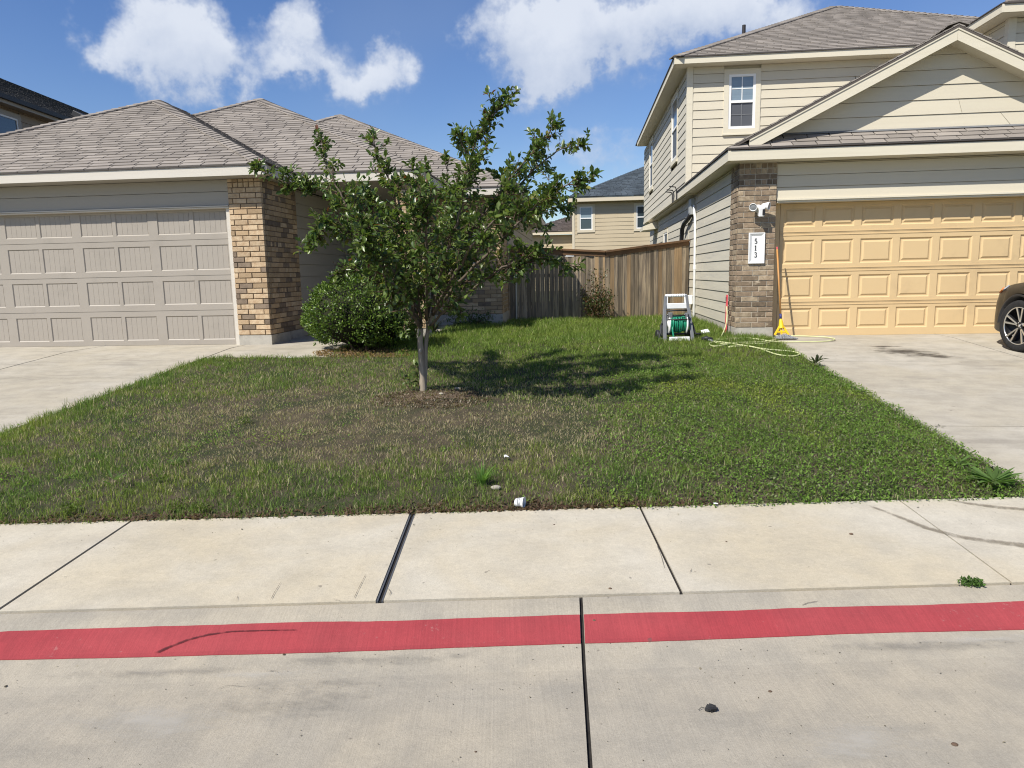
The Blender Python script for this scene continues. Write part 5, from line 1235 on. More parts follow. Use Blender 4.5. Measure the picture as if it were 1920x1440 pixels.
    V, F, C = leaf_mesh(pos_, dr_, nr, ln, wd, c); o = raw('crown', V, F, M_LEAF, R, C, kind='stuff')
    print('tree leaves', n)
crape_myrtle()

# ------------------------------------------------------------------ shrubs and weeds
def boxwood():
    c = np.array([-3.16, 10.25, 1.08]); rad = np.array([.84, .78, .575])
    R = thing('boxwood_bush', 'dense rounded boxwood bush beside the front walk, bright green on its left', 'bush', (-3.1, 10.2, .55))
    r = np.random.default_rng(9); n = 17500; d = r.normal(0, 1, (n, 3)); d /= np.linalg.norm(d, axis=1, keepdims=True)
    lump = 1+.12*(fbm(d[:, 0]*2.2+5+d[:, 2], d[:, 1]*2.2+d[:, 2]*1.7, 81, 3)-.5)*2+.08*(fbm(d[:, 0]*7+5, d[:, 2]*7+d[:, 1]*3, 82, 2)-.5)*2
    dep = 1-np.abs(r.normal(0, .075, n)); sp = (r.random(n) < .06)*r.uniform(0, .07, n); P = c+d*rad*(lump*dep+sp)[:, None]
    xs_, ds_ = [], []
    for _ in range(50):
        e = unit(r.normal(0, 1, 3)+np.array([-.1, -.2, .75])); l = r.uniform(.05, .15); b0 = c+e*rad*.97; g = unit(e+r.normal(0, .25, 3)+np.array([0, 0, .4]))
        for q in np.linspace(0, l, int(l/.009)): xs_.append(b0+g*q+r.normal(0, .006, 3)); ds_.append(e)
    P = np.concatenate([P, np.array(xs_)]); d = np.concatenate([d, np.array(ds_)])
    ok = P[:, 2] > .66; P, d = P[ok], d[ok]; n = len(P)
    dirs = d*.7+r.normal(0, .6, (n, 3))+np.array([0, 0, .5]); nr = d*.6+r.normal(0, .6, (n, 3))+np.array([0, 0, .4]); ln = r.uniform(.024, .044, n); q = r.random((n, 1))
    gap = fbm(P[:, 0]*9+P[:, 2]*4, P[:, 2]*9+P[:, 1]*5, 85, 2) > .36; P, d, dirs, nr, ln, q = P[gap], d[gap], dirs[gap], nr[gap], ln[gap], q[gap]; n = len(P)
    col = (np.array([.050, .110, .014])*(1-q)+np.array([.15, .22, .03])*q)*r.uniform(.6, 1.25, (n, 1))
    V, F, C = leaf_mesh(P, dirs, nr, ln, ln*.62, col); raw('foliage', V, F, M_BOX, R, C, kind='stuff')
    mb = MB(); mb.sphere(c, 1, 26, 18, rad*.80); build('shade_core', mb, M_CORE, R, True)  # solid dark core, coloured as the shade seen through the leaf gaps
    mb = MB()
    for k in range(11):
        a = r.uniform(0, 2*pi); x, y = -3.08+.16*cos(a), 10.08+.14*sin(a); mb.tube([(x, y, .48), (x+.10*cos(a), y+.08*sin(a), .66), (x+.26*cos(a), y+.2*sin(a), .85)], [.016, .013, .010], 6)
    build('stems', mb, M_TWIG, R, True)
boxwood()
def small_shrub(name, label, cat, base, h, w, n, cols, seed, leaf=(.02, .04), upright=.8, stems=9, M=None):
    r = np.random.default_rng(seed); R = thing(name, label, cat, tuple(base)); mb = MB(); pos = []; dr = []
    for k in range(stems):
        a = r.uniform(0, 2*pi); rr_ = w*.5*sqrt(r.random()); top = np.array([base[0]+rr_*cos(a), base[1]+rr_*sin(a)*.7, base[2]+h*r.uniform(.55, 1.)*(1-.35*(rr_/w*2)**2)]); b0 = np.array(base)+np.array([.05*cos(a), .05*sin(a), -.03])
        P = smooth_path([b0, (b0*.5+top*.5)+np.array([-.1*cos(a)*w*.3, 0, 0])+r.normal(0, .03, 3), top], 6); mb.tube(P, list(np.linspace(.009, .003, len(P))), 5, False)
        for _ in range(int(n/stems)):
            t = r.uniform(.18, 1)**.8; i = min(int(t*(len(P)-1)), len(P)-1); q = P[i]+r.normal(0, w*.09, 3)*np.array([1, 1, .7]); pos.append(q); dr.append(r.normal(0, .7, 3)+np.array([0, 0, upright]))
    build('stems', mb, M_TWIG, R, True)
    pos, dr = np.array(pos), np.array(dr); m = len(pos); ln = r.uniform(*leaf, m); ci = r.integers(0, len(cols), m); c = np.array(cols)[ci]*(.7+.6*r.random((m, 1)))
    V, F, C = leaf_mesh(pos, dr, r.normal(0, .6, (m, 3))+np.array([0, 0, 1.]), ln, ln*.5, c); raw('foliage', V, F, M or M_LEAF, R, C, kind='stuff')
b = onY(1120, 603, 15.45)
small_shrub('fence_shrub', 'thin reddish green shrub growing against the board fence', 'shrub', (b.x, 15.45, .5), 1.25, .85, 1900, [(.06, .085, .022), (.045, .07, .02), (.12, .06, .03), (.09, .08, .03)], 15, (.035, .065), stems=15)
small_shrub('low_shrub', 'low leafy plants along the grey plinth of the brick front wall', 'shrub', (-2.15, 13.9, .57), .42, 1.0, 700, [(.05, .10, .025), (.08, .13, .03)], 16, (.03, .06), stems=14)
def strap_clump(name, label, cat, base, n, length, spread, cols, seed, w=.008, group=None, M=None):
    """arching strap leaves from one crown"""
    r = np.random.default_rng(seed); V = []; F = []; C = []
    for k in range(n):
        a = r.uniform(0, 2*pi); l = length*r.uniform(.5, 1.1); out = spread*r.uniform(.25, 1.1); s = np.array([-sin(a), cos(a), 0]); d = np.array([cos(a), sin(a), 0]); b0 = np.array(base)+d*r.uniform(0, .05)*length*2; col = np.array(cols[r.integers(0, len(cols))])*r.uniform(.7, 1.3); o = len(V); m = 6
        for i in range(m):
            t = i/(m-1); p = b0+d*out*l*t**1.3+np.array([0, 0, l*(t*1.15-.75*out*t*t)*.8]); ww = w*(1-t**2.2)*.5+.0006
            V += [p-s*ww, p+s*ww]; C += [col, col]
        for i in range(m-1): F.append((o+2*i, o+2*i+1, o+2*i+3, o+2*i+2))
    o = raw(name, np.array(V), F, M or M_GRASS, None, np.array(C)); tag(o, label, cat, group); return o
for i, (x, y) in enumerate(((735, 655), (775, 640), (812, 628))):
    p = onG(x, y); strap_clump('border_grass_clump', ('dark arching border grass in the shade right beside the round bush', 'dark arching border grass just left of the tree trunk', 'arching border grass in front of the grey plinth, right of the trunk')[i], 'plant', (p.x, p.y, lz(p.x, p.y)-.01), 90, .55, .75, [(.05, .09, .026), (.075, .12, .035), (.15, .13, .075)], 90+i, .009, 'border grasses between bush and plinth')
p = onG(905, 918); strap_clump('tall_grass_clump', 'taller bright green grass tuft near the sidewalk, left of the white cup', 'grass clump', (p.x, p.y, lz(p.x, p.y)), 75, .20, .75, [(.15, .27, .06), (.11, .21, .05)], 95, .0055)
for i, (x, y, h) in enumerate(((880, 850, .22), (930, 845, .17), (1000, 870, .15), (375, 760, .2), (122, 770, .17), (830, 690, .18), (1010, 640, .28), (650, 700, .12), (960, 690, .2))):
    p = onG(x, y); r = np.random.default_rng(200+i); strap_clump('weed_stalk', ('thin grass stalks standing up above the tuft near the sidewalk', 'lone grass stalk right of the tall tuft', 'short stalk left of the clover', 'thin stalk at the left edge of the lawn', 'thin stalk at the far left corner of the lawn', 'stalk beside the tree trunk', 'tall stalk in the back part of the lawn', 'short stalk left of the tree', 'stalk in the shade right of the tree')[i], 'weed', (p.x, p.y, lz(p.x, p.y)), 7, h, .28, [(.14, .15, .05), (.09, .13, .035)], 210+i, .003, 'grass stalks in the lawn')
def broad_weed(name, label, x, y, n, rad, seed, col=(.12, .20, .055), h=.05, w=.17):
    p = onG(x, y); r = np.random.default_rng(seed); pos = []; dr = []; ln = []
    for k in range(n):
        a = 2*pi*k/n*1.618+r.uniform(-.3, .3); t = r.uniform(.15, 1); pos.append((p.x+cos(a)*.012, p.y+sin(a)*.012, lz(p.x, p.y)+.012+h*r.random()*.5)); dr.append((cos(a), sin(a), r.uniform(.15, .8)*h*10)); ln.append(rad*r.uniform(.55, 1.1))
    ln = np.array(ln); c = np.array(col)*(.7+.6*r.random((n, 1)))
    V, F, C = leaf_mesh(np.array(pos), np.array(dr), np.tile(np.array([[0, 0, 1.]]), (n, 1))+r.normal(0, .15, (n, 3)), ln, ln*w, c); o = raw(name, V, F, M_GRASS, None, C); tag(o, label, 'weed', 'broad leaved weeds'); return o
broad_weed('star_weed', 'big star shaped weed sprawling at the right corner of the lawn', 1862, 912, 46, .18, 301, h=.06)
broad_weed('star_weed', 'smaller star weed left of the big corner weed', 1795, 880, 18, .11, 302)
broad_weed('edge_weed', 'dark upright weed leaning over the driveway edge below the hose', 1530, 688, 16, .14, 303, (.06, .075, .035), .16, .2)
broad_weed('edge_weed', 'leafy weed at the driveway edge halfway to the street', 1612, 738, 14, .11, 304, h=.08)
broad_weed('edge_weed', 'weed tuft over the driveway joint', 1762, 801, 8, .05, 305, (.05, .06, .025), .03)
broad_weed('star_weed', 'flat weed rosette in the lawn right of the tree', 1345, 745, 14, .09, 306)
broad_weed('star_weed', 'flat weed rosette at the lower left of the lawn', 330, 880, 12, .09, 307)
broad_weed('star_weed', 'upright weed at the left corner of the lawn by the sidewalk', 215, 925, 9, .12, 308, h=.12)
def crack_weed():
    p = onG(1821, 1097); r = np.random.default_rng(77); n = 260; a = r.uniform(0, 2*pi, n); rr_ = .052*np.sqrt(r.random(n)); pos = np.stack([p.x+rr_*np.cos(a)*1.1, p.y+rr_*np.sin(a)*.6, hg(p.x, p.y)+.004+.035*r.random(n)*(1-(rr_/.06)**2)], 1)
    ln = r.uniform(.010, .020, n); c = np.array([.10, .18, .045])*(.6+.8*r.random((n, 1))); V, F, C = leaf_mesh(pos, r.normal(0, 1, (n, 3))+np.array([0, 0, .6]), r.normal(0, .5, (n, 3))+np.array([0, 0, 1.]), ln, ln*.6, c)
    o = raw('crack_weed', V, F, M_GRASS, None, C); tag(o, 'small green weed growing from the kerb crack at far right', 'weed')
crack_weed()
def yellow_tufts():
    for i, (x, y) in enumerate(((130, 965), (335, 958), (380, 962), (300, 915), (460, 800))):
        p = onG(x, y); r = np.random.default_rng(400+i); n = 160; a = r.uniform(0, 2*pi, n); rr_ = .06*np.sqrt(r.random(n)); pos = np.stack([p.x+rr_*np.cos(a), p.y+rr_*np.sin(a), lz(p.x, p.y)+.01+.06*r.random(n)], 1); ln = r.uniform(.008, .018, n); c = np.array([.12, .17, .03])*(.6+.7*r.random((n, 1)))
        V, F, C = leaf_mesh(pos, r.normal(0, 1, (n, 3))+np.array([0, 0, .8]), r.normal(0, .5, (n, 3))+np.array([0, 0, 1.]), ln, ln*.6, c); o = raw('clover_tuft', V, F, M_GRASS, None, C)
        tag(o, ('yellow green tuft at the far left by the sidewalk', 'yellow green tuft by the sidewalk, left one of a pair', 'yellow green tuft by the sidewalk, right one of a pair', 'yellow green tuft a little in from the sidewalk', 'yellow green tuft in the dry middle of the lawn')[i], 'weed', 'yellow green tufts in the lawn')
yellow_tufts()
# ------------------------------------------------------------------ hose reel cart
def hose_cart():
    b = onG(1270, 640); bz = hg(b.x, b.y)-.005
    R = thing('hose_reel_cart', 'grey and white hose reel cart with green hose wound on it', 'hose reel', (b.x, b.y, bz), rz=.12)
    W2 = .185
    def fr(x): return [(x, -.06, .0), (x, .02, .30), (x, .10, .66)]
    for s in (-1, 1):
        build('side_frame', MB().bar((s*(W2+.03), -.10, 0), (s*W2, .075, .50), .035, .05, (1, 0, 0)).bar((s*(W2+.01), .24, .03), (s*W2, .07, .46), .03, .045, (1, 0, 0)).bar((s*(W2+.03), -.10, .03), (s*(W2+.03), .24, .03), .03, .04), M_GREYP, R, bevel=.006)
        build('handle_post', MB().bar((s*W2, .07, .46), (s*(W2-.025), .125, .70), .032, .045, (1, 0, 0)), M_GREYP, R, bevel=.006)
        build('drum_disc', MB().lathe((s*.125, .05, .27), (s, 0, 0), [(0, 0), (0, .150), (.012, .155), (.02, .145), (.014, .06), (.03, .05), (.03, 0)], 28), M_WHITEP, R, True)
        w = build('cart_wheel', MB().lathe((s*.255, .22, .085), (s, 0, 0), [(-.025, 0), (-.025, .07), (-.018, .085), (.018, .085), (.025, .07), (.02, .03), (.025, 0)], 20), M_BLACK, R, True)
    build('handle_grip', MB().tube([(-W2+.02, .125, .70), (W2-.02, .125, .70)], .021, 10), M_WHITEP, R, True)
    mb = MB()
    for i in range(11): x = -.13+.026*i; mb.lathe((x, .125, .70), (1, 0, 0), [(-.007, .021), (-.006, .026), (.006, .026), (.007, .021)], 12)
    build('grip_ridges', mb, M_WHITEP, R, True)
    build('handle_yoke', MB().bar((-.145, .10, .58), (-.14, .12, .70), .02, .03, (1, 0, 0)).bar((.145, .10, .58), (.14, .12, .70), .02, .03, (1, 0, 0)), M_WHITEP, R, bevel=.004)
    build('cross_panel', MB().box(-.165, .165, .085, .105, .50, .585), M_WHITEP, R, bevel=.008)
    build('cross_bar', MB().tube([(-W2, .07, .475), (W2, .07, .475)], .012, 8).tube([(-.165, -.03, .405), (.165, -.03, .405)], .012, 8).tube([(-.165, -.075, .345), (.165, -.075, .345)], .011, 8), M_BLACK, R, True)
    build('bracket', MB().box(-.15, -.09, -.06, .02, .36, .45).box(.11, .15, -.06, .02, .36, .44), M_GREYP, R, bevel=.01)
    r = random.Random(3); wind = MB(); n = 30
    for lay in range(3):
        for k in range(8 - (lay == 2)*2):
            x = -.108+.03*k+(.015 if lay == 1 else 0)+r.uniform(-.004, .004); rad = .075+.026*lay+r.uniform(-.006, .01); P = [(x+.006*sin(2*pi*i/n*1+k), .05+rad*cos(2*pi*i/n), .27+rad*sin(2*pi*i/n)) for i in range(n+1)]; wind.tube(P, .0135, 7, False)
    build('wound_hose', wind, M_HOSEG, R, True)
    build('hose_end', MB().tube([(-.10, -.07, .27), (-.098, -.09, .18), (-.085, -.11, .08), (-.07, -.12, .02)], .0135, 8), M_HOSEG, R, True)
    build('drum_core', MB().lathe((-.125, .05, .27), (1, 0, 0), [(0, .06), (.25, .06)], 16), M_BLACK, R, True)
    build('base_tray', MB().box(-.15, .16, -.13, -.085, .015, .085), M_WHITEP, R, bevel=.01)
    build('tray_bottom', MB().box(-.17, .17, -.08, .20, .03, .055), M_BLACK, R, bevel=.006)
    build('base_bar', MB().tube([(-.19, .0, .12), (.19, .0, .12)], .014, 8), M_BLACK, R, True)
    build('crank', MB().tube([(.19, .05, .27), (.235, .04, .28), (.255, .02, .20), (.27, -.01, .12), (.35, -.03, .115)], .017, 8), M_BLACK, R, True)
    build('inlet_hose', MB().tube([(-.19, .05, .27), (-.235, .03, .275), (-.26, .0, .25), (-.275, -.05, .14), (-.31, -.10, .06), (-.35, -.16, .005)], .014, 8), M_BLACK, R, True)
hose_cart()
# ------------------------------------------------------------------ yellow hose, mop, level, trash
def yellow_hose():
    def g(x, y, up=.018): p = onG(x, y); return (p.x, p.y, max(hg(p.x, p.y), lz(p.x, p.y) if p.x < 2.97 else 0)+up)
    seg = [[(X0x, 12.30-.04*i, z_) for i, (X0x, z_) in enumerate(((2.43, .98), (2.40, .86), (2.33, .70), (2.25, .58)))]]
    P1 = smooth_path([(2.425, 12.22, 1.0), (2.40, 12.05, .86), (2.33, 11.8, .70)] + [g(x, y) for x, y in ((1351, 637), (1345, 640), (1375, 640), (1405, 636), (1440, 632), (1500, 632), (1545, 634), (1565, 638), (1548, 642), (1500, 643), (1455, 643), (1415, 640), (1385, 637), (1352, 642), (1338, 645), (1352, 650), (1385, 648), (1430, 645), (1452, 639), (1436, 647), (1400, 652), (1372, 655), (1368, 657), (1400, 655), (1425, 660), (1455, 670), (1485, 671), (1499, 666), (1482, 661), (1440, 661), (1405, 656), (1370, 650), (1342, 646), (1330, 650), (1340, 655), (1368, 651))], 5)
    o = build('garden_hose', MB().tube(P1, .0088, 7), M_HOSEY, None, True); tag(o, 'pale yellow green garden hose looped at the driveway corner by the pillar', 'hose')
    n = thing('spray_nozzle', 'black and grey hose nozzle lying in the grass left of the yellow hose', 'nozzle', g(1330, 645, 0)); q = Vector(g(1330, 645, .03))
    build('nozzle_body', MB().tube([q+Vector((-.10, .05, .02)), q+Vector((-.04, .02, .03)), q+Vector((.05, 0, .02))], [.028, .034, .02], 10), M_BLACK, n, True); build('nozzle_grip', MB().tube([q+Vector((-.02, .02, .01)), q+Vector((.03, -.09, .0))], .018, 8), M_GREYP, n, True)
    q = Vector(g(1323, 632, .045)); o = build('food_tub', MB().obox(q, (.06, .01, .01), (-.01, .045, .02), (-.012, -.02, .035)), M_PAPER, None, bevel=.008); tag(o, 'small crumpled white tub lying in the grass right of the hose cart', 'litter')
yellow_hose()
def mop():
    top = Vector((3.045, 11.74, 1.90)); foot = onG(1466, 636); foot = Vector((foot.x, foot.y, hg(foot.x, foot.y)))
    R = thing('dust_mop', 'mop with orange wooden handle and yellow clamp leaning by the garage door', 'mop', tuple(foot)); d = (foot-top).normalized()
    top = top+Vector((.03, -.02, 0)); at = lambda t: tuple(top.lerp(foot, t))
    build('handle', MB().tube([at(0), at(.72)], .0135, 10), M_WOOD, R, True); build('handle_tip', MB().tube([tuple(top-d*.04), at(.01)], [.008, .0135], 10), M_PINK, R, True); build('sleeve', MB().tube([at(.72), at(.775)], .0175, 10), M_BLUE, R, True)
    build('clamp', MB().tube([at(.775), at(.80), at(.88)], [.018, .028, .045], 10).bar(Vector(at(.86))+Vector((-.015, 0, .02)), Vector(at(.955))+Vector((-.105, 0, 0)), .03, .03, (0, 1, 0)).bar(Vector(at(.86))+Vector((.015, 0, .02)), Vector(at(.955))+Vector((.105, 0, 0)), .03, .03, (0, 1, 0)).bar(Vector(at(.92))+Vector((-.07, 0, 0)), Vector(at(.92))+Vector((.07, 0, 0)), .025, .025, (0, 1, 0)).bar(Vector(at(.88)), Vector(at(.95)), .025, .02, (0, 1, 0)), M_YEL, R, bevel=.004)
    mb = MB(); r = random.Random(2)
    for k in range(170):
        x = r.uniform(-.10, .17); a = r.uniform(-1, 1); y = r.uniform(-.10, .05); zt = .075*max(.15, 1-((x-.03)/.17)**2)
        p0 = foot+Vector((x*.6, 0, .05)); p1 = foot+Vector((x, y*.6, zt)); p2 = foot+Vector((x*1.15+r.uniform(-.02, .05), y-.03, .018)); mb.tube([p0, p1, p2], .007, 5)
    build('yarn_head', mb, M_MOP, R, kind='stuff')
mop()
lv = thing('spirit_level', 'red plastic spirit level standing upright against the left of the pillar', 'level', (2.44, 12.25, .55))
build('body', MB().obox((2.435, 12.28, .86), (.012, 0, 0), (0, .03, 0), (.004, .0, .33)), M_PINK, lv, bevel=.003)
for zz in (1.12, .62): build('vial_window', MB().obox((2.4215, 12.275, zz), (.002, 0, 0), (0, .02, 0), (0, 0, .035)), M_BLACK, lv)
def litter():
    p = onG(975, 950); z = lz(p.x, p.y); c = thing('paper_cup', 'crushed white paper cup lying at the sidewalk edge of the lawn', 'cup', (p.x, p.y, z))
    r = random.Random(8); mb = MB(); n = 18; prof = [(0, .026), (.03, .031), (.055, .036), (.058, .038), (.058, .034), (.03, .028), (.004, .024), (.004, 0)]
    mb.lathe((p.x-.028, p.y, z+.035), (1, -.25, .12), prof, n); mb.v = [(v[0]+.004*sin(40*v[2]), v[1]+.006*sin(55*v[0]+30*v[2]), v[2]+.005*sin(60*v[1]+20*v[0])) for v in mb.v]; build('cup_body', mb, M_PAPER, c, True)
    mb = MB(); mb.lathe((p.x-.028, p.y, z+.035), (1, -.25, .12), [(.022, .0312), (.026, .0318)], n); mb.lathe((p.x-.028, p.y, z+.035), (1, -.25, .12), [(.034, .0328), (.037, .0334)], n); build('print_band', mb, M_GREYP, c)
    for i, (x, y, s, lab) in enumerate(((950, 868, .028, 'torn white paper scrap in the grass above the cup'), (543, 673, .045, 'white paper scrap on the edge of the front walk'), (1342, 949, .018, 'tiny white scrap at the lawn edge right of the sidewalk joint'))):
        p = onG(x, y); z = lz(p.x, p.y)+.03 if i in (0,) else hg(p.x, p.y)+.012; r = random.Random(30+i); mb = MB(); V = [(p.x+s*cos(a)*r.uniform(.5, 1.2), p.y+s*.8*sin(a)*r.uniform(.5, 1.2), z+s*r.uniform(-.1, .5)) for a in (0, .9, 1.8, 2.7, 3.6, 4.5, 5.4)]
        mb.add(V+[(p.x, p.y, z+s*.6)]+[(q[0], q[1], q[2]-.002) for q in V]+[(p.x, p.y, z+s*.6-.002)], [(k, (k+1) % 7, 7) for k in range(7)]+[((k+1) % 7+8, k+8, 15) for k in range(7)]+[(k, k+8, (k+1) % 7+8, (k+1) % 7) for k in range(7)]); tag(build('paper_scrap', mb, M_PAPER), lab, 'litter', 'white paper scraps')
    p = onG(1331, 1333); z = hg(p.x, p.y); r = random.Random(12); mb = MB()
    for k in range(7):
        a = r.uniform(0, 2*pi); q = Vector((p.x+r.uniform(-.012, .014), p.y+r.uniform(-.008, .008), z+.008+r.uniform(0, .008))); mb.obox(q, Vector((cos(a), sin(a), r.uniform(-.3, .3)))*.014, Vector((-sin(a), cos(a), r.uniform(-.4, .4)))*.008, Vector((r.uniform(-.3, .3), r.uniform(-.3, .3), 1))*.004)
    mb.tube([(p.x-.01, p.y, z+.008), (p.x-.03, p.y+.004, z+.012), (p.x-.042, p.y-.004, z+.005)], .0015, 5); tag(build('cloth_scrap', mb, M_TAR, bevel=.002), 'small crumpled black scrap lying on the street slab', 'litter')
    for i, (x, y, s, lab) in enumerate(((1114, 1164, .009, 'dark fleck of leaf on the red kerb stripe by the joint'), (1144, 1104, .009, 'brown disc shaped pebble on the sidewalk above the stripe'), (1790, 1397, .012, 'brown pebble on the street at lower right'), (1039, 984, .006, 'tiny dark pebble on the sidewalk near the lawn'), (1362, 1016, .006, 'tiny dark pebble on the right sidewalk slab'), (892, 1410, .005, 'tiny black pebble on the street at bottom centre'), (1444, 1297, .008, 'brown pebble on the street right of the joint'), (1596, 1002, .012, 'dark leaf fleck on the right sidewalk slab'))):
        p = onG(x, y); mb = MB(); mb.sphere((p.x, p.y, hg(p.x, p.y)+s*.25), s, 7, 5, (1, .8, .4)); tag(build('pebble', mb, M_TWIG, smooth=True), lab, 'pebble', 'small pebbles and flecks on the paving')
    for i, (x, y, s, lab) in enumerate(((828, 758, .022, 'pale stone on the soil mound by the trunk'), (858, 742, .028, 'pale stone at the right rim of the soil mound'), (930, 925, .03, 'flat pale stone at the lawn edge left of the paper cup'))):
        p = onG(x, y); mb = MB(); mb.sphere((p.x, p.y, lz(p.x, p.y)+s*.5), s, 8, 6, (1.2, .8, .55)); tag(build('stone', mb, M_STONE, smooth=False), lab, 'stone', 'pale stones in the lawn')
litter()

# ------------------------------------------------------------------ parked car, nose towards the garage
def car():
    R = thing('parked_car', 'dark bronze car nosed up to the yellow garage door at right', 'car', (6.72, 8.72, 0), rz=radians(1.0))
    gz = hg(5.8, 10.17); gz2 = hg(5.8, 7.4); pitch = math.atan2(gz-gz2, 2.77)
    R.location = (6.72, 8.78, (gz+gz2)/2); R.rotation_euler = (pitch, 0, radians(1.0))
    AX = 1.385; WR = .345
    ys = sorted(set(np.round(np.concatenate([np.arange(-2.35, 2.33, .06), [2.28, 2.31, 2.33], AX+np.arange(-.42, .43, .03), -AX+np.arange(-.42, .43, .03)]), 3)))
    I = lambda y, xs, vs: float(np.interp(y, xs, vs))
    def prof(y):
        w = I(y, [-2.35, -2.3, -2.15, -1.8, -1.2, 0, 1.2, 1.7, 1.95, 2.12, 2.24, 2.30, 2.33], [.60, .70, .83, .89, .915, .915, .915, .90, .865, .79, .66, .52, .34])
        zt = I(y, [-2.35, -2.2, -1.9, -1.6, -1, .0, .7, .95, 1.4, 1.8, 2.05, 2.2, 2.30, 2.33], [.82, .99, 1.05, 1.06, 1.03, 1.0, 1.0, 1.015, .965, .885, .80, .71, .60, .50])
        zs = min(zt-.02, I(y, [-2.35, -2, -1, .7, 1.4, 1.8, 2.1, 2.33], [.76, .92, .94, .92, .87, .80, .70, .46]))
        zb = I(y, [-2.35, -2.0, -1.8, 1.8, 2.1, 2.33], [.34, .24, .19, .19, .20, .30])
        for c in (AX, -AX):
            dy = y-c
            if abs(dy) < .405: zb = max(zb, WR+sqrt(max(0, .405**2-dy*dy))-.012)
        return w, zt, min(zs, max(zb+.06, zs)), zb
    rows = []
    for y in ys:
        w, zt, zs, zb = prof(y); zs = max(zs, zb+.03); m1 = zb+(zs-zb)*.35; m2 = zb+(zs-zb)*.75
        half = [(w*.955, zb), (w*.985, zb+.02), (w, m1), (w*.995, m2), (w*.965, zs), (w*.90, zs+(zt-zs)*.62), (w*.70, zs+(zt-zs)*.9), (w*.35, zt-.004), (0, zt)]
        rows.append([(-x, y, z) for x, z in half]+[(x, y, z) for x, z in half[-2::-1]])
    mb = MB(); n = len(rows[0])
    for r_ in rows: mb.v += r_
    for j in range(len(rows)-1):
        for i in range(n-1): mb.f.append((j*n+i, j*n+i+1, (j+1)*n+i+1, (j+1)*n+i))
    mb.f.append(tuple(range(n))); mb.f.append(tuple(range((len(rows)-1)*n, len(rows)*n))[::-1])
    build('body', mb, M_CAR, R, True)
    build('underbody', MB().box(-.70, .70, -2.1, 2.05, .20, .62), M_BLACK, R)
    for sgn in (-1, 1):
        for c in (AX, -AX):
            a = [pi*k/16 for k in range(17)]; mb = MB()
            P0 = [(sgn*.925, c+.405*cos(t), WR-.01+.405*sin(t)) for t in a]; P1 = [(sgn*.915, c+.435*cos(t), WR-.01+.43*sin(t)) for t in a]; P2 = [(sgn*.62, c+.40*cos(t), WR-.01+.40*sin(t)) for t in a]
            mb.v = P0+P1+P2; L = 17
            for k in range(16): mb.f += [(k, k+1, L+k+1, L+k), (k, 2*L+k, 2*L+k+1, k+1)]
            build('wheel_arch', mb, M_BLACK, R, True)
            steer = radians(9) if c > 0 else 0
            ax = Vector((sgn*cos(steer), sgn*sin(steer), 0)); cen = Vector((sgn*.815, c, WR))
            w = build('wheel', MB().lathe(cen, ax, [(-.10, .22), (-.10, .31), (-.085, .338), (-.05, .346), (.05, .346), (.082, .338), (.096, .31), (.092, .262), (.085, .248)], 48), M_TYRE, R, True)
            build('rim_barrel', MB().lathe(cen, ax, [(.088, .250), (.09, .243), (.07, .238), (-.02, .228), (-.03, 0)], 40), M_RIMB, w, True)
            build('rim_edge', MB().lathe(cen, ax, [(.088, .252), (.094, .249), (.094, .241), (.086, .238)], 48), M_RIM, w, True)
            mb = MB(); x = ax.cross(Vector((0, 0, 1))).normalized(); z = Vector((0, 0, 1)); dk = MB()
            for k in range(5):
                for off in (-.20, .20):
                    t = 2*pi*k/5+.3; t2 = t+off*1.05; p0 = cen+ax*.062+(x*cos(t+off*.35)+z*sin(t+off*.35))*.045; p1 = cen+ax*.088+(x*cos(t2)+z*sin(t2))*.243; d = p1-p0; s = ax.cross(d).normalized()
                    mb.prism([p0-s*.0085, p1-s*.012, p1+s*.012, p0+s*.0085], ax*.006); dk.prism([p0-s*.016-ax*.03, p1-s*.022-ax*.03, p1+s*.022-ax*.03, p0+s*.016-ax*.03], ax*.0285)
            build('spokes', mb, M_RIM, w); build('spoke_backs', dk, M_RIMB, w)
            build('hub_cap', MB().lathe(cen, ax, [(.055, .052), (.072, .05), (.074, .036), (.072, 0)], 20), M_RIMB, w, True)
            build('hub_badge', MB().lathe(cen, ax, [(.073, .02), (.077, .018), (.077, 0)], 16), M_RIM, w, True)
            mb = MB()
            for k in range(5): t = 2*pi*k/5; q = cen+ax*.07+(x*cos(t)+z*sin(t))*.038; mb.lathe(q, ax, [(0, .008), (.012, .007), (.013, 0)], 6)
            build('wheel_nuts', mb, M_RIM, w)
        # lamps, mirror, doors
        P = [(sgn*.858, 1.83, .79), (sgn*.805, 2.02, .715), (sgn*.69, 2.16, .64), (sgn*.63, 2.17, .68), (sgn*.72, 2.02, .77), (sgn*.80, 1.82, .845)]
        build('headlight', MB().prism(P, (sgn*.012, .012, .008)), M_LAMP, R, bevel=.004)
        build('side_marker', MB().prism([(sgn*.846, 1.88, .775), (sgn*.815, 2.00, .725), (sgn*.80, 1.99, .755), (sgn*.83, 1.88, .81)], (sgn*.022, .005, .004)), M_AMBER, R)
        build('tail_light', MB().prism([(sgn*.84, -2.12, .86), (sgn*.66, -2.30, .84), (sgn*.66, -2.28, .70), (sgn*.86, -2.10, .72)], (sgn*.012, -.012, 0)), M_REDL, R)
        build('mirror', MB().sphere((sgn*1.0, .62, 1.03), .09, 12, 8, (1.1, .7, .75)).tube([(sgn*.86, .60, 1.0), (sgn*.96, .62, 1.02)], .025, 8), M_CAR, R, True)
        build('splash_lip', MB().prism([(sgn*.80, 1.80, .22), (sgn*.86, 1.80, .22), (sgn*.86, 1.82, .42), (sgn*.82, 1.82, .42)], (0, .07, 0)), M_GREYP, R)
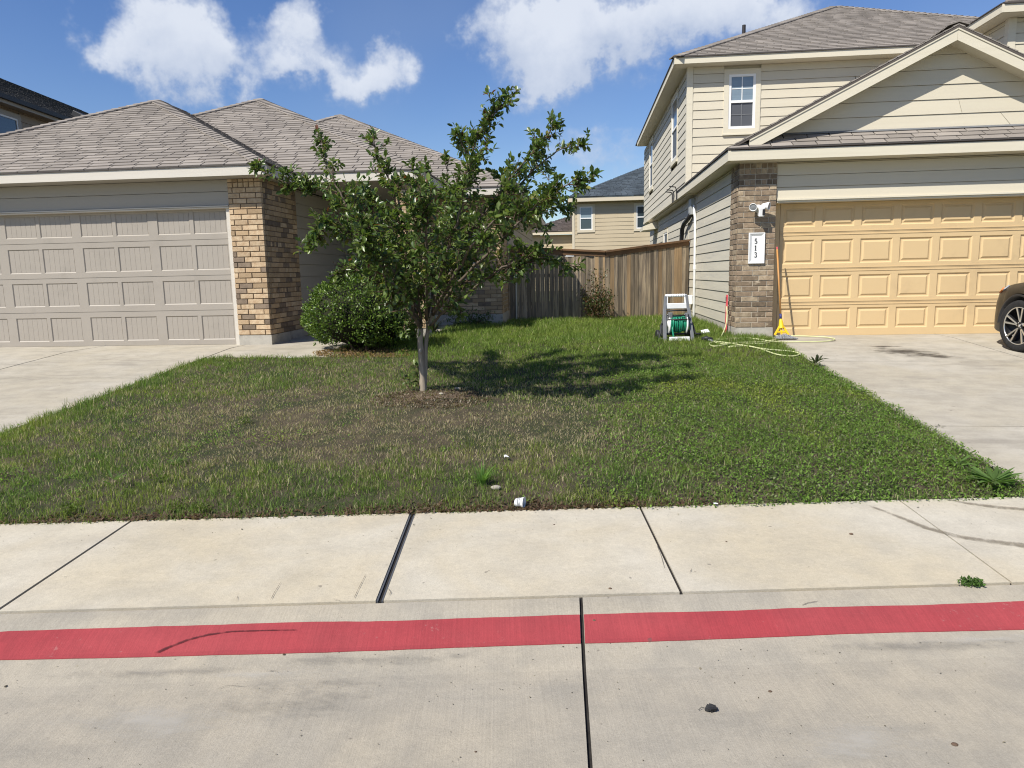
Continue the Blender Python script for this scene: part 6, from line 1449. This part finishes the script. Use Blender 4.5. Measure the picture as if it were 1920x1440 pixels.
        build('door_handle', MB().tube([(sgn*.93, .05, .86), (sgn*.945, -.05, .865), (sgn*.93, -.15, .86)], .014, 8), M_CAR, R, True); build('door_handle', MB().tube([(sgn*.93, -.85, .88), (sgn*.945, -.95, .885), (sgn*.93, -1.05, .88)], .014, 8), M_CAR, R, True)
    # cabin: glass shell with pillars and roof
    st = [(-1.95, 1.03, 1.04, .74), (-1.5, 1.0, 1.30, .70), (-1.0, .98, 1.44, .64), (-.4, .97, 1.475, .62), (.1, .97, 1.45, .62), (.5, .98, 1.30, .68), (.95, 1.0, 1.01, .76)]
    mb = MB(); N_ = 9
    for y, z0, z1, wt in st:
        wb = .86; mb.v += [(-wb, y, z0-.03), (-wb*.5-wt*.5, y, (z0+z1)/2), (-wt, y, z1-.03), (-wt*.6, y, z1-.004), (0, y, z1), (wt*.6, y, z1-.004), (wt, y, z1-.03), (wb*.5+wt*.5, y, (z0+z1)/2), (wb, y, z0-.03)]
    for j in range(len(st)-1):
        for i in range(N_-1): mb.f.append((j*N_+i, j*N_+i+1, (j+1)*N_+i+1, (j+1)*N_+i))
    build('cabin_glass', mb, M_CARGLASS, R, True)
    mb = MB()
    for j in range(2, 4):
        y0, _, za, wa = st[j]; y1, _, zb, wb2 = st[j+1]
        mb.prism([(-wa-.005, y0, za-.03), (-wb2-.005, y1, zb-.03), (-wb2*.6, y1, zb+.004), (-wa*.6, y0, za+.004)], (0, 0, .012)); mb.prism([(-wa*.6, y0, za+.004), (-wb2*.6, y1, zb+.004), (wb2*.6, y1, zb+.004), (wa*.6, y0, za+.004)], (0, 0, .013)); mb.prism([(wa+.005, y0, za-.03), (wa*.6, y0, za+.004), (wb2*.6, y1, zb+.004), (wb2+.005, y1, zb-.03)], (0, 0, .012))
    build('roof', mb, M_CAR, R)
    for s in (-1, 1):
        for (ya, za, wa), (yb, zb, wb2) in (((.95, .99, .86), (.1, 1.445, .625)), ((-.45, .98, .865), (-.45, 1.46, .625)), ((-1.9, 1.03, .85), (-1.0, 1.43, .645))): build('pillar', MB().bar((s*wa, ya, za), (s*wb2, yb, zb), .05, .03), M_CAR, R)
    build('grille', MB().prism([(-.42, 2.29, .36), (.42, 2.29, .36), (.48, 2.26, .55), (-.48, 2.26, .55)], (0, .05, 0)), M_BLACK, R); build('lower_intake', MB().prism([(-.6, 2.24, .24), (.6, 2.24, .24), (.55, 2.28, .33), (-.55, 2.28, .33)], (0, .03, 0)), M_BLACK, R)
car()
